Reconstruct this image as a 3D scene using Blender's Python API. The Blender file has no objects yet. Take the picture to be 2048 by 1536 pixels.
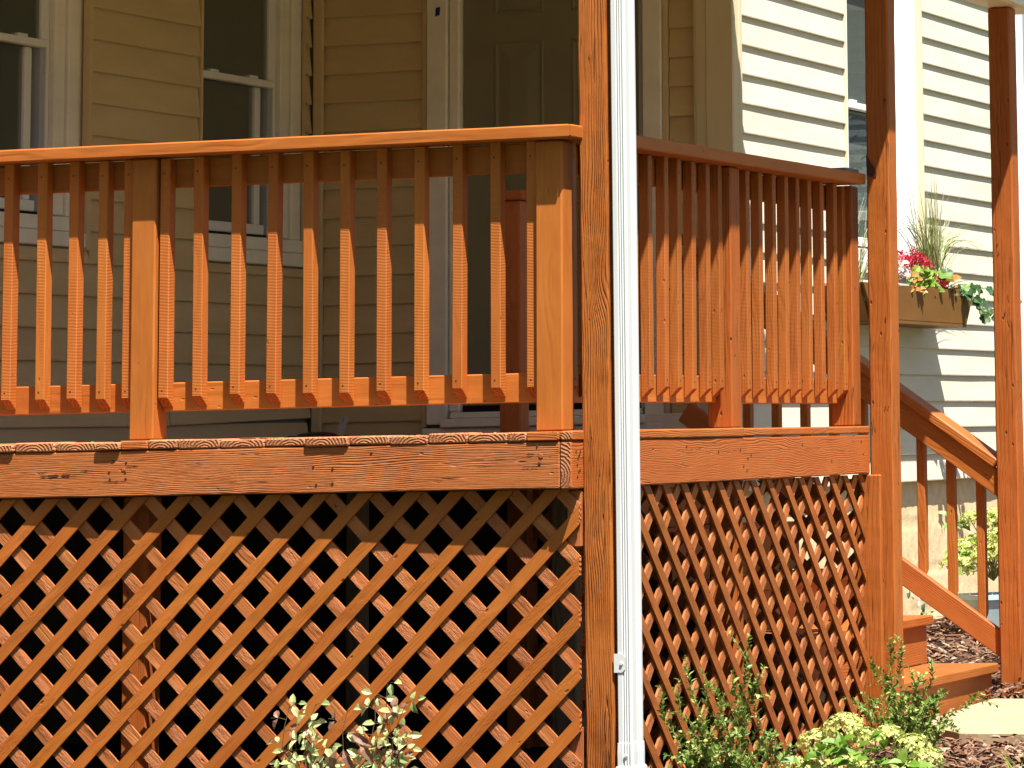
import bpy, bmesh, math, random
from mathutils import Vector, Matrix, noise as mnoise
R = math.radians
random.seed(7)
scene = bpy.context.scene
COL = scene.collection

# ------------------------------------------------------------------ camera
cam_data = bpy.data.cameras.new("camera")
cam = bpy.data.objects.new("camera", cam_data)
COL.objects.link(cam)
right = Vector((0.9577235934, -0.0626654578, -0.2807820490))   # columns filled below
CR = Matrix(((0.9577235934, 0.2868762824, -0.0216221468),
             (-0.0626654578, 0.1346709383, -0.9889068605),
             (-0.2807820490, 0.9484543937, 0.1469547685)))       # rows: image right, image down, forward
rx, dn, fw = (Vector(CR[0]), Vector(CR[1]), Vector(CR[2]))
up = -dn
bk = -fw
cam.matrix_world = Matrix(((rx.x, up.x, bk.x, 4.73860545),
                           (rx.y, up.y, bk.y, -10.91313073),
                           (rx.z, up.z, bk.z, -0.02350252),
                           (0, 0, 0, 1)))
cam_data.sensor_fit = 'HORIZONTAL'
cam_data.sensor_width = 36.0
cam_data.lens = 36.0 * 7791.164452 / 2048.0
cam_data.shift_x = -0.516789
cam_data.shift_y = -0.521716
cam_data.clip_start = 0.1
cam_data.clip_end = 2000
scene.camera = cam

# ------------------------------------------------------------------ sky and sun
SUN_AZ = 49.0      # from the front (-Y) towards +X
SUN_EL = 65.0
sdir = Vector((math.sin(R(SUN_AZ)) * math.cos(R(SUN_EL)), -math.cos(R(SUN_AZ)) * math.cos(R(SUN_EL)), math.sin(R(SUN_EL))))
world = bpy.data.worlds.new("World")
scene.world = world
world.use_nodes = True
wn = world.node_tree
for n in list(wn.nodes):
    wn.nodes.remove(n)
wo = wn.nodes.new('ShaderNodeOutputWorld')
wb = wn.nodes.new('ShaderNodeBackground')
ws = wn.nodes.new('ShaderNodeTexSky')
ws.sky_type = 'NISHITA'
ws.sun_disc = False
ws.sun_elevation = R(SUN_EL)
ws.sun_rotation = R(180 - SUN_AZ)
ws.air_density = 1.0
ws.dust_density = 1.5
wb.inputs['Strength'].default_value = 0.051
wn.links.new(ws.outputs[0], wb.inputs['Color'])
wn.links.new(wb.outputs[0], wo.inputs['Surface'])
sun_data = bpy.data.lights.new("sun", 'SUN')
sun_data.energy = 5.0
sun_data.angle = R(0.53)
sun_data.color = (1.0, 0.95, 0.87)
sun = bpy.data.objects.new("sun", sun_data)
sun.rotation_euler = (-sdir).to_track_quat('-Z', 'Y').to_euler()
sun.location = (8, -8, 20)
COL.objects.link(sun)
scene.view_settings.view_transform = 'Standard'
scene.view_settings.look = 'None'
scene.view_settings.gamma = 1.0
scene.view_settings.use_curve_mapping = False
scene.view_settings.exposure = 1.32
scene.cycles.max_bounces = 8
scene.cycles.diffuse_bounces = 4
scene.cycles.transparent_max_bounces = 12

# ------------------------------------------------------------------ node helper
class NB:
    def __init__(s, name):
        s.m = bpy.data.materials.new(name)
        s.m.use_nodes = True
        s.t = s.m.node_tree
        s.bsdf = s.t.nodes['Principled BSDF']
        s.out = s.t.nodes['Material Output']
    def n(s, kind, **kw):
        nd = s.t.nodes.new('ShaderNode' + kind)
        for k, v in kw.items():
            setattr(nd, k, v)
        return nd
    def l(s, a, b):
        s.t.links.new(a, b)
    def put(s, sock, v):
        if hasattr(v, 'is_output'):
            s.l(v, sock)
        else:
            sock.default_value = v
    def math(s, op, a, b=0.0, c=None, clamp=False):
        nd = s.n('Math', operation=op, use_clamp=clamp)
        s.put(nd.inputs[0], a); s.put(nd.inputs[1], b)
        if c is not None: s.put(nd.inputs[2], c)
        return nd.outputs[0]
    def xyz(s, x, y, z=0.0):
        nd = s.n('CombineXYZ')
        s.put(nd.inputs[0], x); s.put(nd.inputs[1], y); s.put(nd.inputs[2], z)
        return nd.outputs[0]
    def sep(s, v):
        nd = s.n('SeparateXYZ'); s.l(v, nd.inputs[0]); return nd.outputs
    def noise(s, v, scale=1.0, detail=3.0, rough=0.55, dist=0.0):
        nd = s.n('TexNoise')
        s.l(v, nd.inputs['Vector']); nd.inputs['Scale'].default_value = scale
        nd.inputs['Detail'].default_value = detail; nd.inputs['Roughness'].default_value = rough
        nd.inputs['Distortion'].default_value = dist
        return nd.outputs[0]
    def ramp(s, f, a, b, lo=0.0, hi=1.0):
        nd = s.n('MapRange', interpolation_type='SMOOTHSTEP')
        s.put(nd.inputs['Value'], f)
        nd.inputs['From Min'].default_value = a; nd.inputs['From Max'].default_value = b
        nd.inputs['To Min'].default_value = lo; nd.inputs['To Max'].default_value = hi
        return nd.outputs[0]
    def mix(s, f, a, b, mode='MIX'):
        nd = s.n('Mix', data_type='RGBA', blend_type=mode)
        s.put(nd.inputs[0], f)
        for sk, v in ((nd.inputs[6], a), (nd.inputs[7], b)):
            if hasattr(v, 'is_output'): s.l(v, sk)
            else: sk.default_value = (*v, 1.0)
        return nd.outputs[2]
    def bump(s, h, strength=1.0, dist=0.01):
        nd = s.n('Bump')
        nd.inputs['Strength'].default_value = strength
        nd.inputs['Distance'].default_value = dist
        s.l(h, nd.inputs['Height'])
        s.l(nd.outputs[0], s.bsdf.inputs['Normal'])
    def rand(s):
        return s.n('ObjectInfo').outputs['Random']
    def base(s, c):
        s.put(s.bsdf.inputs['Base Color'], c if hasattr(c, 'is_output') else (*c, 1.0))
    def rough(s, r, spec=0.4):
        s.put(s.bsdf.inputs['Roughness'], r); s.bsdf.inputs['Specular IOR Level'].default_value = spec

def wood(name, base, dark, light, rings=20.0, ring_amt=0.35, ring_bump=1.0, fibre=0.35, waver=0.02, knots=0.8, saw=0.0, peel=0.0, rough=0.55, hue=0.12, pit=0.4, bumpd=0.004, spec=0.3, wear=0.0, crack=0.0):
    """stained timber: u of the UV map runs along the grain, both in metres"""
    if 'stain' in name:         # the stain's own hue: a deep rust orange
        k = (.86, .80, .66) if 'beam' in name else (.89, .885, .70)
        base, light = tuple(c * f for c, f in zip(base, k)), tuple(c * f for c, f in zip(light, k))
    b = NB(name)
    uv = b.sep(b.n('UVMap').outputs[0])
    rnd = b.rand()
    u = b.math('ADD', uv[0], b.math('MULTIPLY', rnd, 53.0))
    v = b.math('ADD', uv[1], b.math('MULTIPLY', rnd, 17.0))
    vw = b.xyz(b.math('MULTIPLY', u, 1.6), b.math('MULTIPLY', v, 7.0), rnd)
    nw = b.noise(vw, 1.0, 2.0)
    phase = b.math('ADD', b.math('MULTIPLY', v, rings), b.math('MULTIPLY', b.math('SUBTRACT', nw, 0.5), waver * rings * 10))
    # knots bend the rings
    vo = b.n('TexVoronoi', feature='F1')
    b.l(b.xyz(b.math('MULTIPLY', u, 1.5), b.math('MULTIPLY', v, 6.5), 0.0), vo.inputs['Vector'])
    vo.inputs['Scale'].default_value = 1.0
    kd = vo.outputs['Distance']
    kmask = b.ramp(kd, 0.02, 0.30, 1.0, 0.0)
    sel = b.ramp(b.sep(vo.outputs['Color'])[0], 0.45, 0.5)          # only some cells carry a knot
    kmask = b.math('MULTIPLY', b.math('MULTIPLY', kmask, sel), knots)
    phase = b.math('ADD', phase, b.math('MULTIPLY', kmask, 4.0))
    ring = b.math('ADD', b.math('MULTIPLY', b.math('SINE', b.math('MULTIPLY', phase, 6.2832)), 0.5), 0.5)
    ring = b.math('POWER', ring, 2.2)
    strength = b.ramp(b.noise(b.xyz(b.math('MULTIPLY', u, 2.3), b.math('MULTIPLY', v, 9.0), b.math('ADD', rnd, 4.0)), 1.0, 2.0), 0.3, 0.65)
    ring = b.math('MULTIPLY', ring, strength)
    fib = b.noise(b.xyz(b.math('MULTIPLY', u, 9.0), b.math('MULTIPLY', v, 260.0), rnd), 1.0, 3.0, 0.65)
    blotch = b.noise(b.xyz(b.math('MULTIPLY', u, 5.0), b.math('MULTIPLY', v, 16.0), b.math('MULTIPLY', rnd, 9.0)), 1.0, 4.0, 0.6)
    col = b.mix(b.ramp(blotch, 0.3, 0.72), base, light)
    col = b.mix(b.math('MULTIPLY', ring, ring_amt, clamp=True), col, dark)
    col = b.mix(b.math('MULTIPLY', b.ramp(fib, 0.45, 0.75), fibre * 0.5, clamp=True), col, dark)
    core = b.math('MULTIPLY', b.math('MULTIPLY', b.ramp(kd, 0.02, 0.075, 1.0, 0.0), sel), knots)
    col = b.mix(b.math('MULTIPLY', core, 0.55, clamp=True), col, dark)
    # pits and nail holes
    vp = b.n('TexVoronoi', feature='F1')
    b.l(b.xyz(b.math('MULTIPLY', u, 14.0), b.math('MULTIPLY', v, 32.0), rnd), vp.inputs['Vector'])
    vp.inputs['Scale'].default_value = 1.0
    pits = b.math('MULTIPLY', b.ramp(vp.outputs['Distance'], 0.05, 0.13, 1.0, 0.0), b.ramp(b.sep(vp.outputs['Color'])[1], 0.72, 0.76))
    col = b.mix(b.math('MULTIPLY', pits, pit, clamp=True), col, (dark[0] * .4, dark[1] * .4, dark[2] * .5))
    if wear > 0:
        wn_ = b.noise(b.xyz(b.math('MULTIPLY', u, 3.0), b.math('MULTIPLY', v, 60.0), b.math('ADD', rnd, 9.0)), 1.0, 4.0, 0.7)
        col = b.mix(b.math('MULTIPLY', b.ramp(wn_, 0.52, 0.7), wear, clamp=True), col, (0.40, 0.165, 0.07))
    cm = None
    if crack > 0:
        cn = b.noise(b.xyz(b.math('MULTIPLY', u, 1.3), b.math('MULTIPLY', v, 34.0), b.math('ADD', rnd, 21.0)), 1.0, 3.0, 0.5, 0.25)
        cm = b.ramp(b.math('ABSOLUTE', b.math('SUBTRACT', cn, 0.5)), 0.002, 0.014, 1.0, 0.0)
        cm = b.math('MULTIPLY', cm, b.ramp(b.noise(b.xyz(b.math('MULTIPLY', u, 2.6), b.math('MULTIPLY', v, 22.0), b.math('ADD', rnd, 31.0)), 1.0, 2.0), 0.50, 0.60))
        cm = b.math('MULTIPLY', cm, crack)
        col = b.mix(b.math('MULTIPLY', cm, 0.8, clamp=True), col, (dark[0] * .45, dark[1] * .45, dark[2] * .5))
    hs = b.n('HueSaturation')
    b.l(col, hs.inputs['Color'])
    b.put(hs.inputs['Value'], b.math('ADD', b.math('MULTIPLY', rnd, hue * 2), 1.0 - hue))
    b.put(hs.inputs['Hue'], b.math('ADD', b.math('MULTIPLY', b.math('FRACT', b.math('MULTIPLY', rnd, 7.31)), 0.006), 0.498))
    b.base(hs.outputs[0])
    b.rough(b.math('ADD', b.math('MULTIPLY', blotch, 0.2), rough - 0.1), spec)
    h = b.math('ADD', b.math('MULTIPLY', ring, -0.6 * ring_bump), b.math('MULTIPLY', fib, 0.35 * fibre * 2))
    h = b.math('SUBTRACT', h, b.math('MULTIPLY', pits, pit * 1.5))
    h = b.math('ADD', h, b.math('MULTIPLY', core, -0.5))
    if cm is not None: h = b.math('SUBTRACT', h, b.math('MULTIPLY', cm, 1.6))
    if saw > 0:
        sw = b.math('SINE', b.math('ADD', b.math('MULTIPLY', uv[0], 6.2832 / 0.0046), b.math('MULTIPLY', nw, 3.0)))
        h = b.math('ADD', h, b.math('MULTIPLY', b.math('MULTIPLY', sw, saw), b.ramp(nw, 0.35, 0.55)))
    if peel > 0:
        pn = b.noise(b.xyz(b.math('MULTIPLY', u, 30.0), b.math('MULTIPLY', v, 110.0), rnd), 1.0, 5.0, 0.75)
        pm = b.ramp(b.noise(b.xyz(b.math('MULTIPLY', u, 4.0), b.math('MULTIPLY', v, 10.0), b.math('ADD', rnd, 2.0)), 1.0, 2.0), 0.45, 0.62)
        h = b.math('ADD', h, b.math('MULTIPLY', b.math('MULTIPLY', pn, peel * 3.0), pm))
    b.bump(h, 1.0, bumpd)
    return b.m

def endgrain(name, base, dark):
    b = NB(name)
    uv = b.sep(b.n('UVMap').outputs[0])
    rnd = b.rand()
    x = b.math('SUBTRACT', uv[0], b.math('MULTIPLY', b.math('SUBTRACT', rnd, 0.5), 0.08))
    y = b.math('ADD', uv[1], b.math('ADD', 0.015, b.math('MULTIPLY', b.math('FRACT', b.math('MULTIPLY', rnd, 5.7)), 0.035)))
    r = b.math('SQRT', b.math('ADD', b.math('MULTIPLY', x, x), b.math('MULTIPLY', y, y)))
    wob = b.noise(b.xyz(b.math('MULTIPLY', x, 30.0), b.math('MULTIPLY', y, 30.0), rnd), 1.0, 2.0)
    ring = b.math('ADD', b.math('MULTIPLY', b.math('SINE', b.math('ADD', b.math('MULTIPLY', r, 6.2832 / 0.0115), b.math('MULTIPLY', wob, 7.0))), 0.5), 0.5)
    rough = b.noise(b.xyz(b.math('MULTIPLY', uv[0], 130.0), b.math('MULTIPLY', uv[1], 130.0), rnd), 1.0, 4.0, 0.7)
    col = b.mix(b.math('MULTIPLY', b.math('POWER', ring, 1.5), 0.6), base, dark)
    col = b.mix(b.ramp(rough, 0.5, 0.75, 0.0, 0.5), col, dark)
    b.base(col)
    b.rough(0.75, 0.2)
    b.bump(b.math('ADD', b.math('MULTIPLY', ring, -0.6), b.math('MULTIPLY', rough, 0.9)), 1.0, 0.005)
    return b.m

ORANGE = (0.435, 0.116, 0.022)
ODARK = (0.17, 0.037, 0.008)
OLIGHT = (0.50, 0.145, 0.032)
M = {}
M['rail'] = wood('stained_rail_wood', ORANGE, ODARK, OLIGHT, rings=28, ring_amt=0.16, ring_bump=0.25, fibre=0.22, knots=0.4, hue=0.09, pit=0.25)
M['baluster'] = wood('stained_baluster_wood', (0.45, 0.120, 0.024), ODARK, (0.51, 0.148, 0.033), rings=30, ring_amt=0.12, ring_bump=0.2, fibre=0.2, knots=0.35, saw=0.12, hue=0.06, pit=0.3, bumpd=0.003)
M['picket'] = wood('stained_picket_wood', (0.38, 0.104, 0.021), (0.13, 0.030, 0.007), (0.44, 0.130, 0.030), rings=60, ring_amt=0.22, ring_bump=0.4, fibre=0.45, knots=0.5, saw=0.04, hue=0.07, pit=0.45, bumpd=0.003)
M['beam'] = wood('weathered_stained_beam', (0.41, 0.120, 0.034), (0.15, 0.037, 0.011), (0.47, 0.155, 0.050), rings=190, ring_amt=0.60, ring_bump=0.65, fibre=0.65, waver=0.0065, knots=0.8, hue=0.03, pit=0.5, wear=0.28, crack=0.6, bumpd=0.005)
M['beam_side'] = wood('stained_beam_side', (0.42, 0.115, 0.025), (0.18, 0.042, 0.010), (0.46, 0.138, 0.033), rings=150, ring_amt=0.24, ring_bump=0.36, fibre=0.4, waver=0.011, knots=1.1, hue=0.03, pit=0.5, crack=0.3)
M['post'] = wood('rough_stained_post', (0.42, 0.118, 0.019), (0.13, 0.030, 0.006), (0.49, 0.150, 0.028), crack=0.8, rings=130, ring_amt=0.42, ring_bump=0.7, fibre=0.85, waver=0.008, knots=1.0, hue=0.03, pit=0.5, bumpd=0.005)
M['post_far'] = wood('smooth_stained_post', (0.37, 0.092, 0.017), (0.11, 0.023, 0.005), (0.42, 0.114, 0.024), rings=55, ring_amt=0.14, ring_bump=0.3, fibre=0.55, waver=0.01, knots=0.7, hue=0.03, pit=0.8, crack=0.5)
M['lath'] = wood('stained_lath', (0.41, 0.112, 0.019), ODARK, (0.47, 0.142, 0.030), rings=60, ring_amt=0.10, ring_bump=0.22, fibre=0.35, knots=0.6, hue=0.10, pit=0.6, peel=0.35, bumpd=0.003)
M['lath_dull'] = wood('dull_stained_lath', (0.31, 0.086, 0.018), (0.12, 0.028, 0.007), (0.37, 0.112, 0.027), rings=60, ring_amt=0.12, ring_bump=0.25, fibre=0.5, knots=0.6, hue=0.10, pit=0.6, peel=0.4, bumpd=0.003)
M['lath_back'] = wood('thinly_stained_lath', (0.41, 0.120, 0.039), (0.18, 0.045, 0.014), (0.47, 0.160, 0.062), rings=60, ring_amt=0.10, ring_bump=0.2, fibre=0.6, knots=0.7, hue=0.12, pit=0.6, peel=0.6, bumpd=0.004)
M['deck'] = wood('weathered_deck_board', (0.44, 0.155, 0.06), (0.17, 0.05, 0.02), (0.56, 0.23, 0.10), rings=70, ring_amt=0.5, ring_bump=1.0, fibre=0.5, knots=0.8, pit=0.3, wear=0.4)
M['step'] = wood('stained_step', (0.36, 0.095, 0.020), (0.14, 0.031, 0.008), (0.41, 0.120, 0.03), rings=110, waver=0.006, ring_amt=0.12, ring_bump=0.2, fibre=0.3, knots=0.7, pit=0.5)
M['old_wood'] = wood('untreated_grey_post', (0.16, 0.12, 0.085), (0.06, 0.045, 0.03), (0.22, 0.17, 0.12), rings=40, fibre=0.6)
M['shade_wood'] = wood('shade_dark_wood', (0.055, 0.036, 0.024), (0.025, 0.017, 0.012), (0.08, 0.052, 0.034), rings=40, fibre=0.6)  # wood darkened to stand for the shade under the steps
M['end'] = endgrain('weathered_end_grain', (0.44, 0.17, 0.075), (0.12, 0.03, 0.010))
M['end_soft'] = endgrain('stained_end_grain', (0.47, 0.125, 0.03), (0.24, 0.055, 0.015))

def simple(name, col, rough=0.5, spec=0.4, nscale=0.0, namt=0.15, bump=0.0, nstretch=(1, 1, 1), metallic=0.0, coord='Object', detail=4.0):
    b = NB(name)
    if nscale:
        tc = b.n('TexCoord').outputs[coord]
        s3 = b.sep(tc)
        v = b.xyz(b.math('MULTIPLY', s3[0], nstretch[0]), b.math('MULTIPLY', s3[1], nstretch[1]), b.math('MULTIPLY', s3[2], nstretch[2]))
        nz = b.noise(v, nscale, detail, 0.6)
        f = b.ramp(nz, 0.3, 0.7)
        b.base(b.mix(f, tuple(c * (1 - namt) for c in col), tuple(min(1, c * (1 + namt)) for c in col)))
        if bump: b.bump(nz, 1.0, bump)
    else:
        b.base(col)
    b.rough(rough, spec)
    b.bsdf.inputs['Metallic'].default_value = metallic
    return b.m

def siding_mat(name, c0, c1):
    b = NB(name)
    uv = b.sep(b.n('UVMap').outputs[0]); rnd = b.rand()
    u = b.math('ADD', uv[0], b.math('MULTIPLY', rnd, 31.0))
    g = b.noise(b.xyz(b.math('MULTIPLY', u, 18.0), b.math('MULTIPLY', uv[1], 330.0), rnd), 1.0, 4.0, 0.6)
    bl = b.noise(b.xyz(b.math('MULTIPLY', u, 2.2), b.math('MULTIPLY', uv[1], 9.0), b.math('MULTIPLY', rnd, 3.0)), 1.0, 4.0, 0.6)
    col = b.mix(b.ramp(bl, 0.35, 0.7), c0, c1)
    col = b.mix(b.ramp(g, 0.5, 0.72, 0.0, 0.22), col, tuple(c * 0.78 for c in c0))
    hs = b.n('HueSaturation'); b.l(col, hs.inputs['Color'])
    b.put(hs.inputs['Value'], b.math('ADD', b.math('MULTIPLY', rnd, 0.06), 0.97))
    b.base(hs.outputs[0]); b.rough(0.55, 0.3); b.bump(g, 0.8, 0.0012)
    return b.m
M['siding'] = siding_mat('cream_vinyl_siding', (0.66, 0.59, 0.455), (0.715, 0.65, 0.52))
M['siding_shaded'] = siding_mat('shade_toned_siding', (0.57, 0.42, 0.225), (0.62, 0.47, 0.265))  # the same cream siding, porch shade and warm bounce put into its colour
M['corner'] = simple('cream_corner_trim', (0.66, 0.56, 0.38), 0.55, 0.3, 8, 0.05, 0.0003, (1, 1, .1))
M['corner_shaded'] = simple('shade_toned_corner_trim', (0.60, 0.45, 0.25), 0.55, 0.3, 8, 0.05, 0.0003, (1, 1, .1))  # cream trim with the porch shade put into its colour
M['trim'] = simple('white_painted_trim', (0.80, 0.745, 0.655), 0.5, 0.35, 7, 0.06, 0.0006, (1, 1, .25))
M['trim_bright'] = simple('bright_white_casing', (0.82, 0.83, 0.82), 0.45, 0.35, 7, 0.04, 0.0006, (1, 1, .25))
M['vinyl'] = simple('white_vinyl_sash', (0.78, 0.77, 0.74), 0.35, 0.45)
M['track'] = simple('grey_sash_track', (0.36, 0.38, 0.41), 0.4, 0.4)
M['dark_gap'] = simple('black_gap_and_sweep', (0.015, 0.014, 0.012), 0.8, 0.1)
M['door'] = simple('olive_grey_door_paint', (0.20, 0.185, 0.115), 0.4, 0.35, 5, 0.05)
M['white_metal'] = simple('white_painted_aluminium', (0.60, 0.61, 0.61), 0.38, 0.5, 5, 0.035, 0.0003, (1, 1, .15))
M['soffit'] = simple('cream_soffit', (0.72, 0.63, 0.46), 0.5, 0.3, 4, 0.05)
M['white_fascia'] = simple('white_fascia_metal', (0.80, 0.80, 0.79), 0.4, 0.4)
M['ceiling'] = simple('white_porch_ceiling', (0.80, 0.76, 0.68), 0.7, 0.2, 3, 0.06)
M['shingle'] = simple('grey_shingle', (0.10, 0.095, 0.09), 0.9, 0.2, 30, 0.3, 0.004)
M['foundation'] = simple('sand_parged_block', (0.70, 0.54, 0.32), 0.85, 0.15, 16, 0.10, 0.004, detail=6.0)
M['shade_wall'] = simple('shade_dark_block', (0.07, 0.06, 0.045), 0.9, 0.1, 12, 0.2, 0.004)  # foundation block darkened to stand for the shade under the deck
M['concrete'] = simple('sunlit_concrete', (0.39, 0.295, 0.18), 0.85, 0.2, 9, 0.10, 0.003, detail=7.0)
M['soil'] = simple('dark_bare_soil', (0.026, 0.018, 0.013), 0.95, 0.1, 14, 0.5, 0.02, detail=7.0)
M['mulch_base'] = simple('brown_mulch_bed', (0.085, 0.045, 0.028), 0.95, 0.1, 22, 0.6, 0.03, detail=7.0)
M['lawn'] = simple('mown_lawn', (0.07, 0.10, 0.03), 0.9, 0.15, 6, 0.35, 0.02, detail=6.0)
M['nail'] = simple('rusty_nail_head', (0.07, 0.022, 0.010), 0.7, 0.3)
M['tape'] = simple('blue_masking_tape', (0.010, 0.028, 0.16), 0.7, 0.2)
M['black'] = simple('black_plastic', (0.012, 0.012, 0.014), 0.4, 0.5)
M['white_plastic'] = simple('white_plastic', (0.42, 0.40, 0.39), 0.4, 0.5)
M['slate'] = simple('slate_grey_plastic', (0.16, 0.17, 0.18), 0.6, 0.3, 20, 0.1)
M['box_brown'] = simple('brown_planter_paint', (0.17, 0.078, 0.018), 0.55, 0.2, 3, 0.10, 0.001, (1, 1, 3))
M['pot'] = simple('pale_blue_glazed_pot', (0.42, 0.55, 0.58), 0.3, 0.5, 6, 0.1)
M['curtain'] = simple('white_curtain', (0.62, 0.62, 0.56), 0.85, 0.1, 5, 0.08)
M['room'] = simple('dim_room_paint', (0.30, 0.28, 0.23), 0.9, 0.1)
M['stem'] = simple('green_brown_stem', (0.24, 0.23, 0.08), 0.7, 0.2)
M['stem_dark'] = simple('dark_red_stem', (0.11, 0.07, 0.035), 0.7, 0.2)
M['grey_siding'] = simple('blue_grey_house_siding', (0.22, 0.26, 0.31), 0.7, 0.2)

def glass_mat():
    b = NB('window_glass')
    b.t.nodes.remove(b.bsdf)
    tr = b.n('BsdfTransparent'); tr.inputs[0].default_value = (0.80, 0.83, 0.80, 1)
    gl = b.n('BsdfGlossy'); gl.inputs['Roughness'].default_value = 0.015; gl.inputs[0].default_value = (0.9, 0.92, 0.95, 1)
    fr = b.n('Fresnel'); fr.inputs[0].default_value = 1.75
    mx = b.n('MixShader')
    df = b.n('BsdfDiffuse'); df.inputs[0].default_value = (0.30, 0.34, 0.29, 1)
    m0 = b.n('MixShader'); m0.inputs[0].default_value = 0.30
    b.l(tr.outputs[0], m0.inputs[1]); b.l(df.outputs[0], m0.inputs[2])
    b.l(fr.outputs[0], mx.inputs[0]); b.l(m0.outputs[0], mx.inputs[1]); b.l(gl.outputs[0], mx.inputs[2])
    b.l(mx.outputs[0], b.out.inputs[0])
    return b.m
M['glass'] = glass_mat()

def leaf_mat(name, c0, c1, c2=None, rough=0.45, trans=0.25, spec=0.4):
    b = NB(name)
    g = b.n('NewGeometry').outputs['Random Per Island']
    r2 = b.math('FRACT', b.math('ADD', b.math('MULTIPLY', g, 3.7), b.rand()))
    col = b.mix(r2, c0, c1)
    if c2: col = b.mix(b.ramp(b.math('FRACT', b.math('MULTIPLY', b.math('ADD', g, b.rand()), 9.1)), 0.72, 0.95), col, c2)
    b.base(col); b.rough(rough, spec)
    tl = b.n('BsdfTranslucent'); b.l(col, tl.inputs[0])
    mx = b.n('MixShader'); mx.inputs[0].default_value = trans
    b.l(b.bsdf.outputs[0], mx.inputs[1]); b.l(tl.outputs[0], mx.inputs[2]); b.l(mx.outputs[0], b.out.inputs[0])
    return b.m
M['lf_box'] = leaf_mat('boxwood_leaf', (0.11, 0.195, 0.028), (0.19, 0.285, 0.05), (0.42, 0.46, 0.13))
M['lf_hyd'] = leaf_mat('hydrangea_leaf', (0.09, 0.20, 0.02), (0.16, 0.30, 0.03), (0.24, 0.36, 0.06))
M['fl_hyd'] = leaf_mat('lime_floret', (0.48, 0.53, 0.14), (0.62, 0.62, 0.25), (0.36, 0.45, 0.08), rough=0.7, trans=0.3)
M['lf_rose'] = leaf_mat('pale_rose_leaf', (0.38, 0.43, 0.16), (0.55, 0.55, 0.26), (0.20, 0.28, 0.09))
M['lf_wilt'] = leaf_mat('wilted_red_leaf', (0.22, 0.10, 0.07), (0.30, 0.17, 0.10))
M['lf_grass'] = leaf_mat('fountain_grass_blade', (0.13, 0.17, 0.04), (0.24, 0.26, 0.09), (0.10, 0.06, 0.04), trans=0.15)
M['lf_red'] = leaf_mat('crimson_petal', (0.36, 0.006, 0.022), (0.50, 0.012, 0.04), (0.55, 0.05, 0.12), trans=0.2)
M['lf_pink'] = leaf_mat('white_pink_leaf', (0.55, 0.48, 0.42), (0.50, 0.25, 0.25), None)
M['lf_coleus'] = leaf_mat('orange_coleus_leaf', (0.40, 0.16, 0.03), (0.46, 0.24, 0.06), None)
M['lf_lime'] = leaf_mat('chartreuse_leaf', (0.17, 0.30, 0.035), (0.30, 0.40, 0.06), (0.11, 0.22, 0.03))
M['lf_ivy'] = leaf_mat('dark_ivy_leaf', (0.035, 0.09, 0.03), (0.06, 0.13, 0.04), (0.18, 0.30, 0.05))
M['lf_tree'] = leaf_mat('tree_leaf', (0.035, 0.07, 0.02), (0.06, 0.10, 0.03), None)
M['lf_blue'] = leaf_mat('blue_green_needle', (0.035, 0.06, 0.045), (0.06, 0.09, 0.07), None)
M['chip'] = leaf_mat('bark_chip', (0.13, 0.062, 0.036), (0.24, 0.13, 0.08), (0.40, 0.28, 0.19), rough=0.85, trans=0.0, spec=0.15)

# ------------------------------------------------------------------ object helpers
WM = {}
def put(o, parent, Mw):
    COL.objects.link(o)
    if parent is not None:
        o.parent = parent
        o.matrix_basis = WM[parent.name].inverted() @ Mw
    else:
        o.matrix_basis = Mw
    WM[o.name] = Mw
    return o
def thing(name, label, cat, loc=(0, 0, 0), group=None):
    o = bpy.data.objects.new(name, None)
    o.empty_display_size = 0.1
    put(o, None, Matrix.Translation(loc))
    o['label'] = label; o['category'] = cat
    if group: o['group'] = group
    return o
def tag(o, label, cat, group=None):
    o['label'] = label; o['category'] = cat
    if group: o['group'] = group
    return o
def kind(o, k):
    o['kind'] = k
    return o
def mesh_obj(name, me, parent=None, Mw=None):
    return put(bpy.data.objects.new(name, me), parent, Mw if Mw is not None else Matrix())
def from_py(name, verts, faces, mats, parent=None, Mw=None, fmat=None, uvs=None, smooth=False):
    me = bpy.data.meshes.new(name)
    me.from_pydata([tuple(v) for v in verts], [], faces)
    for m in (mats if isinstance(mats, (list, tuple)) else [mats]): me.materials.append(m)
    if fmat: me.polygons.foreach_set('material_index', fmat)
    if uvs is not None:
        ul = me.uv_layers.new(name='UVMap')
        flat = [c for f in uvs for q in f for c in q]
        ul.data.foreach_set('uv', flat)
    if smooth: me.polygons.foreach_set('use_smooth', [True] * len(me.polygons))
    me.validate(); me.update()
    return mesh_obj(name, me, parent, Mw)

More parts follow.
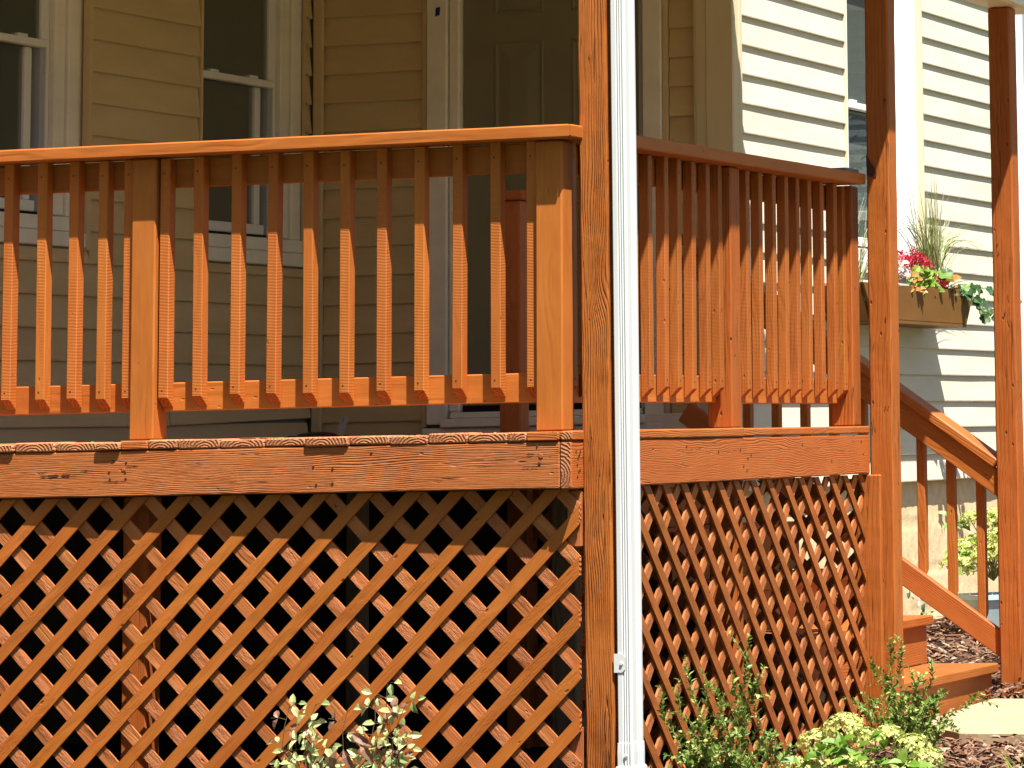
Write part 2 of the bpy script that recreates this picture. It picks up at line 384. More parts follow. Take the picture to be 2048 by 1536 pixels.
CACHE = {}
def cbox_mesh(name, L, W, T, ch, mats, segs=1, rough=0.0, seed=0):
    """chamfered timber along local X (centred); width on Y, thickness on Z; UV: u along, v round the section (m)"""
    key = (name, round(L, 4), round(W, 4), round(T, 4), ch, tuple(m.name for m in mats), segs, rough, seed)
    if key in CACHE: return CACHE[key]
    w, t = W / 2, T / 2
    c = min(ch, w * .45, t * .45)
    sec = [(-w + c, -t), (w - c, -t), (w, -t + c), (w, t - c), (w - c, t), (-w + c, t), (-w, t - c), (-w, -t + c)]
    per = [0]
    for i in range(8):
        a, b_ = sec[i], sec[(i + 1) % 8]
        per.append(per[-1] + math.dist(a, b_))
    xs = [-L / 2, -L / 2 + c] + [-L / 2 + c + (L - 2 * c) * i / segs for i in range(1, segs)] + [L / 2 - c, L / 2]
    verts, faces, uvs, fm = [], [], [], []
    for i, x in enumerate(xs):
        endr = i in (0, len(xs) - 1)
        for (y, z) in sec:
            if endr: y, z = y * (1 - c / w), z * (1 - c / t)
            if rough and not endr:
                nv = mnoise.noise_vector(Vector((x * 6 + seed * 7.7, y * 30, z * 30)))
                nv2 = mnoise.noise_vector(Vector((x * 31 + seed * 3.1, y * 30, z * 30)))
                y += (nv.x + .5 * nv2.x) * rough; z += (nv.y + .5 * nv2.y) * rough
            verts.append((x, y, z))
    for i in range(len(xs) - 1):
        for j in range(8):
            k = (j + 1) % 8
            faces.append((i * 8 + j, (i + 1) * 8 + j, (i + 1) * 8 + k, i * 8 + k)[::-1])
            q = [(xs[i], per[j]), (xs[i + 1], per[j]), (xs[i + 1], per[j + 1]), (xs[i], per[j + 1])]
            uvs.append(q[::-1]); fm.append(0)
    last = (len(xs) - 1) * 8
    faces.append(tuple(range(8))); uvs.append([(sec[j][0], sec[j][1]) for j in range(8)]); fm.append(1 if len(mats) > 1 else 0)
    faces.append(tuple(last + j for j in range(7, -1, -1))); uvs.append([(sec[j][0], sec[j][1]) for j in range(7, -1, -1)]); fm.append(1 if len(mats) > 1 else 0)
    me = bpy.data.meshes.new(name)
    me.from_pydata(verts, [], faces)
    for m in mats: me.materials.append(m)
    me.polygons.foreach_set('material_index', fm)
    ul = me.uv_layers.new(name='UVMap')
    ul.data.foreach_set('uv', [c_ for f in uvs for q in f for c_ in q])
    me.update()
    bm = bmesh.new(); bm.from_mesh(me); bmesh.ops.recalc_face_normals(bm, faces=bm.faces); bm.to_mesh(me); bm.free()
    CACHE[key] = me
    return me

def frame(x, zup, loc):
    x = Vector(x).normalized(); z = Vector(zup); z = (z - x * z.dot(x)).normalized(); y = z.cross(x)
    m = Matrix.Identity(4)
    for i in range(3):
        m[i][0], m[i][1], m[i][2], m[i][3] = x[i], y[i], z[i], loc[i]
    return m

def box(name, xr, yr, zr, mats, parent, grain='x', ch=0.002, segs=1, rough=0.0, seed=0, tilt=None):
    """axis-aligned piece; grain: the axis its length follows"""
    mats = mats if isinstance(mats, (list, tuple)) else [mats]
    d = [xr[1] - xr[0], yr[1] - yr[0], zr[1] - zr[0]]
    c = Vector(((xr[0] + xr[1]) / 2, (yr[0] + yr[1]) / 2, (zr[0] + zr[1]) / 2))
    if grain == 'x': me, Mw = cbox_mesh(name, d[0], d[1], d[2], ch, mats, segs, rough, seed), frame((1, 0, 0), (0, 0, 1), c)
    elif grain == 'y': me, Mw = cbox_mesh(name, d[1], d[0], d[2], ch, mats, segs, rough, seed), frame((0, 1, 0), (0, 0, 1), c)
    else: me, Mw = cbox_mesh(name, d[2], d[0], d[1], ch, mats, segs, rough, seed), frame((0, 0, 1), (0, -1, 0), c)
    if tilt is not None: Mw = Mw @ tilt
    return mesh_obj(name, me, parent, Mw)

def bar(name, p, q, W, T, upv, mats, parent, ch=0.002):
    p, q = Vector(p), Vector(q)
    mats = mats if isinstance(mats, (list, tuple)) else [mats]
    return mesh_obj(name, cbox_mesh(name, (q - p).length, W, T, ch, mats), parent, frame(q - p, upv, (p + q) / 2))

def sheet(name, pts, mat, parent=None, Mw=None):
    return from_py(name, pts, [tuple(range(len(pts)))], mat, parent, Mw, uvs=[[(p[0], p[1]) for p in pts]])

WOODR = [M['rail'], M['end_soft']]
WOODB = [M['baluster'], M['end_soft'], M['nail']]
WOODP = [M['picket'], M['end_soft'], M['nail']]
WOODS = [M['picket'], M['end_soft']]

# ------------------------------------------------------------------ ground
def gz(x, y):
    pts = [(-40, -1.55), (-8, -1.38), (-1, -1.24), (1.5, -1.17), (2.8, -1.135), (4.3, -1.08), (5.5, -1.02), (8.0, -.885), (10, -.82), (60, -.6)]
    z = pts[-1][1]
    for (a, za), (b, zb) in zip(pts, pts[1:]):
        if y <= b:
            t = max(0.0, (y - a) / (b - a)); z = za + (zb - za) * t; break
    return z + 0.012 * mnoise.noise(Vector((x * 2.1, y * 2.1, 0)))
def grid(name, x0, x1, y0, y1, st, mat, dz=0.0, amp=0.0):
    nx, ny = max(1, round((x1 - x0) / st)), max(1, round((y1 - y0) / st))
    vs = []
    for j in range(ny + 1):
        for i in range(nx + 1):
            x, y = x0 + (x1 - x0) * i / nx, y0 + (y1 - y0) * j / ny
            z = gz(x, y) + dz
            if amp: z += amp * mnoise.fractal(Vector((x * 9, y * 9, 1.3)), 1.0, 2.0, 3)
            vs.append((x, y, z))
    fs = [(j * (nx + 1) + i, j * (nx + 1) + i + 1, (j + 1) * (nx + 1) + i + 1, (j + 1) * (nx + 1) + i) for j in range(ny) for i in range(nx)]
    return from_py(name, vs, fs, mat, smooth=True)
kind(grid('lawn', -60, 300, -60, 300, 10.0, M['lawn'], -0.12), 'structure')
kind(grid('garden_soil', -4.5, 3.6, -2.0, 11.0, 0.12, M['soil'], -0.012, 0.008), 'structure')

# concrete path at the foot of the steps, lengthened beyond view to bounce light
pv = [(0.03, 3.18), (0.28, 2.84), (0.9, 2.77), (2.4, 2.7), (15, 2.4), (15, 4.6), (2.4, 3.98), (0.6, 3.95), (0.05, 3.98)]
zt = -1.100
bmv = []
random.seed(3)
edge = []
for i in range(len(pv)):
    a, b_ = Vector(pv[i]), Vector(pv[(i + 1) % len(pv)])
    n = max(2, int((b_ - a).length / 0.07))
    for k in range(n):
        p = a.lerp(b_, k / n); edge.append((p.x + random.uniform(-.006, .006), p.y + random.uniform(-.006, .006)))
ne = len(edge)
zs = lambda y: -1.108 + .034 * (y - 2.75)
vs = [(x, y, zs(y) - .006) for x, y in edge] + [(x + (.008 if x < 1 else 0), y + (.008 if y < 3.3 else -.008), zs(y)) for x, y in edge] + [(x, y, zs(y) - .12) for x, y in edge]
fs = [tuple(range(ne, 2 * ne))] + [(i, (i + 1) % ne, ne + (i + 1) % ne, ne + i) for i in range(ne)] + [(2 * ne + i, 2 * ne + (i + 1) % ne, (i + 1) % ne, i) for i in range(ne)]
kind(from_py('concrete_path', vs, fs, M['concrete']), 'structure')

# mulch: a bed and many chips
kind(grid('mulch_bed', -1.27, 3.6, 2.0, 10.0, 0.06, M['mulch_base'], -0.012, 0.014), 'structure')
random.seed(11)
def in_path(x, y):
    return 0.02 < x < 15 and 2.80 < y < 4.15 and y > 3.18 - 1.35 * (x - .03)
cv, cf = [], []
def chip(x, y, z, L, W):
    a = random.uniform(0, 6.283); e = random.uniform(-.5, .5); rl = random.uniform(-.9, .9)
    d = Vector((math.cos(a) * math.cos(e), math.sin(a) * math.cos(e), math.sin(e)))
    s = d.cross(Vector((0, 0, 1))).normalized()
    s = (Matrix.Rotation(rl, 3, d) @ s) * W / 2
    nn = s.cross(d).normalized() * W * random.uniform(.3, .6)
    p = Vector((x, y, z)); b0 = len(cv)
    k = random.uniform(.4, 1)
    cv.extend([p - d * L / 2 - s * k, p - d * L / 2 + s * k, p + d * L / 2 + s, p + d * L / 2 - s, p - d * L * .2 + nn, p + d * L * .3 + nn * .8])
    cf.extend([(b0, b0 + 1, b0 + 4), (b0 + 1, b0 + 2, b0 + 5, b0 + 4), (b0 + 2, b0 + 3, b0 + 5), (b0 + 3, b0, b0 + 4, b0 + 5)])
n = 0
while n < 15000:
    x, y = random.uniform(-1.25, 2.2), random.uniform(2.0, 9.3)
    if in_path(x, y) and random.random() > .012: continue
    if x < -0.02 and y < 4.2: continue
    big = random.random() < .06
    chip(x, y, gz(x, y) + random.uniform(-.008, .024), random.uniform(.02, .055) * (1.7 if big else 1), random.uniform(.006, .017))
    n += 1
for k in range(1500):      # the bed in front of the side lattice, thinner
    x, y = random.uniform(.1, 2.0), random.uniform(0.6, 2.6)
    chip(x, y, gz(x, y) + random.uniform(.005, .03), random.uniform(.02, .06), random.uniform(.006, .016))
for k in range(700):       # a low heap against the foot of the stair post
    a, rr = random.uniform(0, 6.283), random.random() ** .7 * .36
    x, y = .10 + math.cos(a) * rr * 1.3, 4.36 + math.sin(a) * rr
    chip(x, y, gz(x, y) + .06 * (1 - rr / .36) + random.uniform(0, .02), random.uniform(.02, .06), random.uniform(.006, .014))
kind(from_py('bark_mulch', cv, cf, M['chip']), 'stuff')

# ------------------------------------------------------------------ house
house = thing('house', 'cream clapboard house with shade-toned walls and a recessed door behind the orange porch', 'house', (-2.3, 4.66, -1.1))
PITCH = 0.127
def siding_piece(parent, mat, a, b_, axis, plane, z, sgn, tilt=0.0, h=PITCH):
    """one lapped course from a to b_ along axis ('y' on walls that face +X, 'x' on the wall that faces -Y)"""
    prof = [(-.030, .0095), (-.0045, .0085), (-.0015, .0), (.0008, .001), (.0015, .006), (0.0, .016), (-.0140, h + .0085), (-.030, h + .0085)]
    n = max(1, int((b_ - a) / 0.45))
    vs, fs, us = [], [], []
    for i in range(n + 1):
        s = a + (b_ - a) * i / n
        wob = 0.0013 * mnoise.noise(Vector((s * 2.7, z * 9, 3)))
        for (o, zz) in prof:
            o2 = o + wob; zz2 = z + zz + tilt * (s - a)
            vs.append((plane + o2, s, zz2) if axis == 'y' else (s, plane - o2, zz2))
    k = len(prof)
    for i in range(n):
        for j in range(k - 1):
            fs.append((i * k + j, (i + 1) * k + j, (i + 1) * k + j + 1, i * k + j + 1))
            s0, s1 = a + (b_ - a) * i / n, a + (b_ - a) * (i + 1) / n
            us.append([(s0, prof[j][1]), (s1, prof[j][1]), (s1, prof[j + 1][1]), (s0, prof[j + 1][1])])
    fs.append(tuple(range(k))); us.append([(a, p[1]) for p in prof])
    fs.append(tuple(n * k + j for j in range(k - 1, -1, -1))); us.append([(b_, prof[j][1]) for j in range(k - 1, -1, -1)])
    return from_py('siding_board', vs, fs, mat, parent, uvs=us)

def wall_boxes(name, parent, mat, blocks):
    vs, fs = [], []
    for (x0, x1, y0, y1, z0, z1) in blocks:
        b0 = len(vs)
        vs += [(x, y, z) for x in (x0, x1) for y in (y0, y1) for z in (z0, z1)]
        fs += [tuple(b0 + i for i in q) for q in ((0, 1, 3, 2), (4, 6, 7, 5), (0, 4, 5, 1), (2, 3, 7, 6), (0, 2, 6, 4), (1, 5, 7, 3))]
    return from_py(name, vs, fs, mat, parent)

# three clad walls: backing plus its courses
TOPZ = 3.2
left_wall = wall_boxes('clad_wall', house, M['room'], [(-3.42, -3.282, -1.5, 5.0, -.10, .80), (-3.42, -3.282, -1.5, 5.0, 2.25, 3.6), (-3.42, -3.282, -1.5, 1.72, .802, 2.248), (-3.42, -3.282, 2.78, 3.58, .802, 2.248), (-3.42, -3.282, 4.665, 5.0, .802, 2.248)])
door_wall = wall_boxes('clad_wall', house, M['room'], [(-3.418, -2.62, 4.692, 4.83, -.10, 3.6), (-1.60, -1.315, 4.692, 4.83, -.10, 3.6), (-2.62, -1.60, 4.692, 4.83, 2.13, 3.6)])
right_wall = wall_boxes('clad_wall', house, M['room'], [(-1.45, -1.302, 4.69, 8.95, -.25, .765), (-1.45, -1.302, 4.69, 8.95, 2.24, 3.6), (-1.45, -1.302, 4.69, 6.09, .767, 2.238), (-1.45, -1.302, 7.19, 8.95, .767, 2.238)])
left_wall['label'] = 'cream clad wall toned for shade, with two sash windows'
door_wall['label'] = 'cream clad wall toned for shade, round the entrance door'
right_wall['label'] = 'sunlit cream wall with the flower box'
for k in range(0, 25):
    z = .063 + PITCH * k
    if z > TOPZ: break
    zl = z
    segs = [(-1.4, 3.64), (4.60, 4.635)] if .72 < z + .06 < 2.3 else [(-1.4, 4.635)]
    if .72 < z + .06 < 2.3: segs = [(-1.4, 1.70), (2.765, 3.635), (4.60, 4.635)]
    if k == 0:   # the lowest full course was pieced together: a joint, then a strip that climbs
        siding_piece(left_wall, M['siding_shaded'], -1.4, 3.41, 'y', -3.25, z, 1)
        siding_piece(left_wall, M['siding_shaded'], 3.414, 4.635, 'y', -3.247, z + .002, 1, .021)
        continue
    for a, b_ in segs: siding_piece(left_wall, M['siding_shaded'], a, b_, 'y', -3.25, z, 1)
siding_piece(left_wall, M['siding_shaded'], 3.63, 4.605, 'y', -3.25, .698, 1, 0, .030)
siding_piece(left_wall, M['siding_shaded'], 1.69, 2.77, 'y', -3.25, .698, 1, 0, .045)
siding_piece(left_wall, M['siding_shaded'], -1.4, 3.39, 'y', -3.25, -.058, 1)
siding_piece(left_wall, M['siding_shaded'], 3.396, 4.635, 'y', -3.25, -.064, 1)
for k in range(-1, 25):
    z = .068 + PITCH * k
    if z > TOPZ: break
    siding_piece(door_wall, M['siding_shaded'], -3.205, -2.715, 'x', 4.66, z, 1)
    siding_piece(door_wall, M['siding_shaded'], -1.565, -1.435, 'x', 4.66, z, 1)
    if z > 2.15: siding_piece(door_wall, M['siding_shaded'], -2.71, -1.57, 'x', 4.66, z, 1)
for k in range(0, 27):
    z = -.261 + PITCH * k
    if z > TOPZ: break
    if .70 < z + .06 < 2.25: segs = [(4.745, 6.10), (7.225, 8.80)]
    else: segs = [(4.745, 8.80)]
    for a, b_ in segs: siding_piece(right_wall, M['siding'], a, b_, 'y', -1.27, z, 1)
# starter strips / channels
box('corner_trim', (-3.245, -3.20), (4.635, 4.66), (-.05, 3.2), M['corner_shaded'], house, 'z', .003)
box('edge_channel', (-3.275, -3.246), (3.637, 3.655), (.75, 2.26), M['corner_shaded'], house, 'z', .002)
box('edge_channel', (-3.275, -3.244), (2.735, 2.762), (.75, 2.26), M['corner_shaded'], house, 'z', .002)
box('edge_channel', (-2.722, -2.700), (4.648, 4.68), (.04, 2.2), M['corner_shaded'], house, 'z', .002)
box('edge_channel', (-1.590, -1.568), (4.648, 4.68), (.04, 2.2), M['corner_shaded'], house, 'z', .002)
box('edge_channel', (-1.298, -1.262), (7.205, 7.224), (.70, 2.26), M['corner'], house, 'z', .002)
box('edge_channel', (-1.298, -1.266), (6.098, 6.112), (.70, 2.26), M['corner'], house, 'z', .002)
# outside corner board: one face to the porch in shade, one to the sun
def corner_board():
    pts = [(-1.442, 4.640), (-1.428, 4.636), (-1.385, 4.634), (-1.380, 4.630), (-1.36, 4.630), (-1.345, 4.630), (-1.262, 4.628), (-1.256, 4.634), (-1.256, 4.655), (-1.259, 4.66), (-1.259, 4.70), (-1.256, 4.705), (-1.256, 4.735), (-1.262, 4.742), (-1.30, 4.742), (-1.442, 4.68)]
    n = len(pts)
    vs = [(x, y, z) for z in (-.26, 3.3) for x, y in pts]
    fs = [(i, (i + 1) % n, n + (i + 1) % n, n + i) for i in range(n)] + [tuple(range(n))[::-1], tuple(range(n, 2 * n))]
    return from_py('corner_board', vs, fs, M['corner'], house)
corner_board()
box('corner_trim', (-1.30, -1.252), (8.80, 8.90), (-.26, 3.3), M['trim_bright'], house, 'z', .004)

# windows ---------------------------------------------------------------
def window(yo, zo, xo, bright, label):
    """double-hung sash window on a wall that faces +X; measures are those of the second porch window"""
    mt = M['trim_bright'] if bright else M['trim']
    w = thing_part('window', house, (xo - 3.30, 4.1 + yo, .8 + zo)); w['label'] = label
    X = lambda a, b_: (a + xo, b_ + xo)
    Y = lambda a, b_: (a + yo, b_ + yo)
    Z = lambda a, b_: (a + zo, b_ + zo)
    box('casing', X(-3.40, -3.285), Y(4.520, 4.704), Z(.862, 2.15), mt, w, 'z', .005)
    box('casing', X(-3.40, -3.300), Y(4.440, 4.518), Z(.868, 2.15), mt, w, 'z', .004)
    box('casing', X(-3.40, -3.285), Y(3.60, 3.70), Z(.862, 2.15), mt, w, 'z', .005)
    box('casing', X(-3.40, -3.285), Y(3.60, 4.704), Z(2.152, 2.25), mt, w, 'y', .005)
    box('jamb_track', X(-3.41, -3.335), Y(4.392, 4.438), Z(.87, 2.15), M['track'], w, 'z', .003)
    box('jamb_track', X(-3.41, -3.325), Y(4.424, 4.4385), Z(.872, 2.149), M['vinyl'], w, 'z', .003)
    box('jamb_track', X(-3.41, -3.335), Y(3.702, 3.735), Z(.87, 2.15), M['vinyl'], w, 'z', .003)
    # upper sash outside, lower sash set back
    box('sash', X(-3.352, -3.322), Y(4.375, 4.418), Z(1.551, 2.12), M['vinyl'], w, 'z', .003)
    box('sash', X(-3.352, -3.322), Y(3.737, 3.78), Z(1.551, 2.12), M['vinyl'], w, 'z', .003)
    box('sash', X(-3.354, -3.316), Y(3.737, 4.420), Z(1.520, 1.550), M['vinyl'], w, 'y', .003)
    box('sash', X(-3.352, -3.322), Y(3.737, 4.418), Z(2.121, 2.15), M['vinyl'], w, 'y', .003)
    box('sash', X(-3.392, -3.358), Y(4.318, 4.366), Z(.925, 1.52), M['vinyl'], w, 'z', .003)
    box('sash', X(-3.392, -3.358), Y(3.737, 3.785), Z(.925, 1.52), M['vinyl'], w, 'z', .003)
    box('sash', X(-3.394, -3.350), Y(3.737, 4.39), Z(.880, .924), M['vinyl'], w, 'y', .003)
    box('sash_latch', X(-3.352, -3.318), Y(3.85, 3.92), Z(1.5505, 1.562), M['vinyl'], w, 'y', .004)
    box('sash_latch', X(-3.352, -3.318), Y(4.20, 4.27), Z(1.5505, 1.562), M['vinyl'], w, 'y', .004)
    box('pane', X(-3.339, -3.335), Y(3.778, 4.377), Z(1.548, 2.123), M['glass'], w, 'z', .0005)
    box('pane', X(-3.376, -3.372), Y(3.783, 4.320), Z(.922, 1.522), M['glass'], w, 'z', .0005)
    box('gap_shade', X(-3.40, -3.34), Y(3.72, 4.43), Z(.862, .879), M['dark_gap'], w, 'y', .001)  # black strip standing for the shade in the gap below the sash
    s = box('sill', X(-3.40, -3.272), Y(3.60, 4.62), Z(.806, .862), mt, w, 'y', .004)
    box('apron', X(-3.40, -3.252), Y(3.60, 4.625), Z(.745, .803), mt, w, 'y', .004)
    return w
def thing_part(name, parent, loc):
    o = bpy.data.objects.new(name, None); o.empty_display_size = .05
    return put(o, parent, Matrix.Translation(loc))
window(0, 0, 0, False, 'porch window beside the inside corner')
window(-1.872, .015, 0, False, 'porch window with white curtains, nearest the front')
window(2.511, -.035, 1.99, True, 'sunlit window above the flower box')
def curtain(parent, x, y0, y1, z0, z1, fold, mat):
    n = 60
    vs = []
    for i in range(n + 1):
        y = y0 + (y1 - y0) * i / n
        o = .014 * math.sin(i * fold) + .006 * math.sin(i * fold * 2.3 + 1)
        vs += [(x + o, y, z0), (x + o * 1.2, y, z1)]
    return from_py('curtain', vs, [(2 * i, 2 * i + 2, 2 * i + 3, 2 * i + 1) for i in range(n)], mat, parent, smooth=True)
curtain(house, -3.47, 1.80, 2.62, .85, 1.53, .62, M['curtain'])
curtain(house, -3.46, 1.80, 2.66, 1.56, 2.2, .7, M['curtain'])
curtain(house, -3.50, 4.36, 4.62, .85, 1.50, .7, M['curtain'])
curtain(house, -1.50, 6.36, 7.10, .66, 1.46, .55, M['curtain'])
# dim rooms behind the panes
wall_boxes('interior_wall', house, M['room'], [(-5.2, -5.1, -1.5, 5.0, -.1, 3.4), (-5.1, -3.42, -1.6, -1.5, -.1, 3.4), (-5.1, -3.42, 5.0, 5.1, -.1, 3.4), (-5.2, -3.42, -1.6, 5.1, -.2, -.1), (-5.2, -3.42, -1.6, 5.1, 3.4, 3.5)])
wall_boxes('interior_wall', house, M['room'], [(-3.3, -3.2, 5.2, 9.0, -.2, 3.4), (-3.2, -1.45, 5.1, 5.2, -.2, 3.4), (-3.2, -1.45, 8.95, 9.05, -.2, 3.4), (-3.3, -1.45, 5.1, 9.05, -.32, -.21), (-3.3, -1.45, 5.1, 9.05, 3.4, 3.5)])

# door ------------------------------------------------------------------
door = box('door', (-2.545, -1.705), (4.690, 4.735), (.105, 2.12), M['door'], house, 'z', .003)
def panel(parent, x0, x1, z0, z1, y):
    """a moulded field pressed into the door: sunk bevel, then a raised middle"""
    def ring(d, yy): return [(x0 + d, yy, z0 + d), (x1 - d, yy, z0 + d), (x1 - d, yy, z1 - d), (x0 + d, yy, z1 - d)]
    rings = [ring(0, y), ring(.008, y - .006), ring(.020, y - .001), ring(.030, y - .001), ring(.075, y - .007), ring(.078, y - .007)]
    vs = [p for r in rings for p in r]
    fs = []
    for i in range(len(rings) - 1):
        for j in range(4):
            k = (j + 1) % 4
            fs.append((i * 4 + j, i * 4 + k, i * 4 + 4 + k, i * 4 + 4 + j))
    b0 = (len(rings) - 1) * 4
    fs.append((b0, b0 + 1, b0 + 2, b0 + 3))
    return from_py('raised_panel', vs, fs, M['door'], parent)
for (x0, x1) in ((-2.395, -2.160), (-2.03, -1.795)):
    for (z0, z1) in ((.28, .78), (.98, 1.70), (1.822, 2.02)):
        panel(door, x0, x1, z0, z1, 4.6895)
box('door_casing', (-2.695, -2.60), (4.635, 4.685), (.05, 2.2), M['trim'], house, 'z', .004)
box('door_casing', (-2.598, -2.546), (4.652, 4.74), (.10, 2.13), M['trim'], house, 'z', .008)
box('door_casing', (-1.704, -1.68), (4.652, 4.74), (.10, 2.13), M['track'], house, 'z', .004)
box('door_casing', (-1.678, -1.592), (4.635, 4.685), (.05, 2.2), M['trim'], house, 'z', .004)
box('door_casing', (-2.695, -1.592), (4.635, 4.685), (2.202, 2.3), M['trim'], house, 'x', .004)
box('door_sweep', (-2.545, -1.705), (4.684, 4.735), (.102, .128), M['dark_gap'], house, 'x', .001)
box('threshold', (-2.56, -1.69), (4.585, 4.75), (.074, .100), M['trim'], house, 'x', .004)
box('threshold', (-2.60, -1.66), (4.57, 4.75), (.036, .073), M['trim'], house, 'x', .004)
box('base_trim', (-2.70, -1.59), (4.60, 4.68), (-.06, .034), M['trim'], house, 'x', .004)
box('base_trim', (-1.67, -1.36), (4.605, 4.634), (-.02, .075), M['trim'], house, 'x', .003)

# foundations
def parged(name, blocks):
    return wall_boxes(name, house, M['foundation'], blocks)
fw1 = parged('foundation_wall', [(-1.50, -1.318, 4.5, 9.0, -1.6, -.262)])
fw1['label'] = 'sand coloured parged block foundation in the sun'
# the parging: a rough skin with the block joints ghosting through as shallow, broken grooves
def parging():
    y0, y1, z0, z1 = 4.70, 8.94, -1.5, -.263
    ny, nz = 170, 50
    vs = []
    for j in range(nz + 1):
        for i in range(ny + 1):
            y, z = y0 + (y1 - y0) * i / ny, z0 + (z1 - z0) * j / nz
            o = .0035 * mnoise.fractal(Vector((y * 5, z * 5, 2)), 1, 2, 3) + .0022 * mnoise.noise(Vector((y * 33, z * 33, 4)))
            row = (z + .262) / .205
            g = abs(row - round(row)) * .205
            if g < .012 and mnoise.noise(Vector((y * 2.2, round(row) * 3.1, 7))) > -.05: o -= .005
            vs.append((-1.313 + o, y, z))
    fs = [(j * (ny + 1) + i, j * (ny + 1) + i + 1, (j + 1) * (ny + 1) + i + 1, (j + 1) * (ny + 1) + i) for j in range(nz) for i in range(ny)]
    from_py('parging', vs, fs, M['foundation'], fw1, smooth=True)
parging()
wall_boxes('foundation_wall', house, M['shade_wall'], [(-3.45, -3.30, -1.5, 5.0, -1.6, -.102), (-3.30, -1.52, 4.72, 4.9, -1.6, -.102)])
# high main roof, well out of the picture
rf = from_py('roof', [(-5.6, -2, 3.6), (-.95, -2, 3.62), (-.95, 9.4, 3.62), (-5.6, 9.4, 3.6), (-5.6, -2, 3.72), (-.95, -2, 3.74), (-.95, 9.4, 3.74), (-5.6, 9.4, 3.72)],
             [(0, 3, 2, 1), (4, 5, 6, 7), (0, 1, 5, 4), (1, 2, 6, 5), (2, 3, 7, 6), (3, 0, 4, 7)], M['shingle'], None) if False else None

# ------------------------------------------------------------------ porch roof (mostly above the picture: it throws the shade)
roof = thing('porch_roof', 'low porch roof eave with white fascia resting on the right hand posts', 'roof', (-1.5, 2.2, 1.69))
box('eave_beam', (-.012, .130), (.06, 4.60), (1.69, 1.86), M['soffit'], roof, 'y', .004)
box('fascia', (.1315, .150), (.06, 4.60), (1.694, 1.88), M['white_fascia'], roof, 'y', .003)
def slab(name, pts, t, mat, parent):
    n = len(pts)
    vs = [tuple(p) for p in pts] + [(p[0], p[1], p[2] + t) for p in pts]
    fs = [tuple(range(n))[::-1], tuple(range(n, 2 * n))] + [(i, (i + 1) % n, n + (i + 1) % n, n + i) for i in range(n)]
    return from_py(name, vs, fs, mat, parent)
RF, RB = .03, 4.43
RX = -1.18
RZ = lambda x, z0, z1: z1 + (.345 - x) * (z0 - z1) / 3.645
slab('ceiling', [(-3.3, RF, 3.20), (.345, RF, 1.885), (.345, RB, 1.885), (RX, RB, RZ(RX, 3.20, 1.885)), (RX, 4.69, RZ(RX, 3.20, 1.885)), (-3.3, 4.69, 3.20)], .02, M['ceiling'], roof)
slab('roof_deck', [(-3.3, RF - .01, 3.223), (.352, RF - .01, 1.908), (.352, RB + .01, 1.908), (RX + .01, RB + .01, RZ(RX, 3.223, 1.908)), (RX + .01, 4.69, RZ(RX, 3.223, 1.908)), (-3.3, 4.69, 3.223)], .05, M['shingle'], roof)
box('gutter', (.27, .350), (RF, RB), (1.80, 1.862), M['white_fascia'], roof, 'y', .01)
# unseen scrap of gable above the front railing, sized to set the inside light
slab('unseen_gable', [(-3.3, .10, 2.15), (-.012, .10, 2.02), (-3.3, .10, 3.19)], .0001, M['siding'], roof) if False else None
from_py('unseen_gable', [(-3.3, .07, 2.60), (-2.2, .07, 2.60), (-1.70, .07, 2.58), (-3.3, .07, 3.17), (-3.3, .12, 2.60), (-2.2, .12, 2.60), (-1.70, .12, 2.58), (-3.3, .12, 3.17)],
        [(0, 1, 2, 3), (7, 6, 5, 4), (0, 4, 5, 1), (1, 5, 6, 2), (2, 6, 7, 3), (3, 7, 4, 0)], M['siding'], roof)

# ------------------------------------------------------------------ porch deck
deck = thing('porch_deck', 'weathered orange porch deck of planks on a grained rim beam', 'deck', (-1.6, 2.3, -.17))
DK = [M['deck'], M['end']]
joints = [-3.22, -3.08, -2.94, -2.80, -2.66, -2.52, -2.385, -2.25, -2.12, -2.00, -1.889, -1.746, -1.60, -1.515, -1.421, -1.320, -1.175, -1.022, -.883, -.734, -.600, -.472, -.340, -.210, -.146, -.040]
random.seed(21)
for i, (a, b_) in enumerate(zip(joints, joints[1:])):
    smooth = (abs(a + 1.515) < .001) or b_ > -.05
    y0 = -.0025 + random.uniform(-.003, .003) - (.010 if i in (9, 12, 18) else 0)
    y1 = 4.60 if b_ < -1.3 else 2.70
    zt_ = random.uniform(-.003, .002)
    if smooth:
        o = box('deck_board', (a + .001, b_ - .001), (-.006, y1), (-.027, 0.0), [M['beam_side'], M['beam_side']], deck, 'y', .003)
    else:
        o = box('deck_board', (a + .0012, b_ - .0012), (y0, y1), (-.028 + random.uniform(-.002, .0015), zt_), DK, deck, 'y', .004, segs=6, rough=.0012, seed=i)
box('edge_board', (-.036, .004), (-.004, 1.436), (-.0275, 0.001), [M['beam_side'], M['end']], deck, 'y', .004, segs=8, rough=.001, seed=2)
box('edge_board', (-.036, .002), (1.440, 2.715), (-.0265, -.0005), [M['beam_side'], M['end']], deck, 'y', .004, segs=8, rough=.001, seed=3)
box('rim_beam', (-3.25, -.0395), (-.0005, .038), (-.170, -.0305), [M['beam'], M['end']], deck, 'x', .004, segs=30, rough=.0012, seed=4)
box('rim_beam', (-.0385, 0.0), (-.002, 2.7165), (-.172, -.0305), [M['beam_side'], M['end']], deck, 'y', .004, segs=30, rough=.001, seed=5)
for yj in (.62, 1.25, 1.9, 2.66, 3.3, 4.0):
    box('joist', (-3.2, -.05 if yj < 2.7 else -1.40), (yj, yj + .038), (-.168, -.031), [M['old_wood']], deck, 'x', .003)
box('joist', (-3.2, -.045), (.2, .238), (-.168, -.031), [M['old_wood']], deck, 'x', .003)
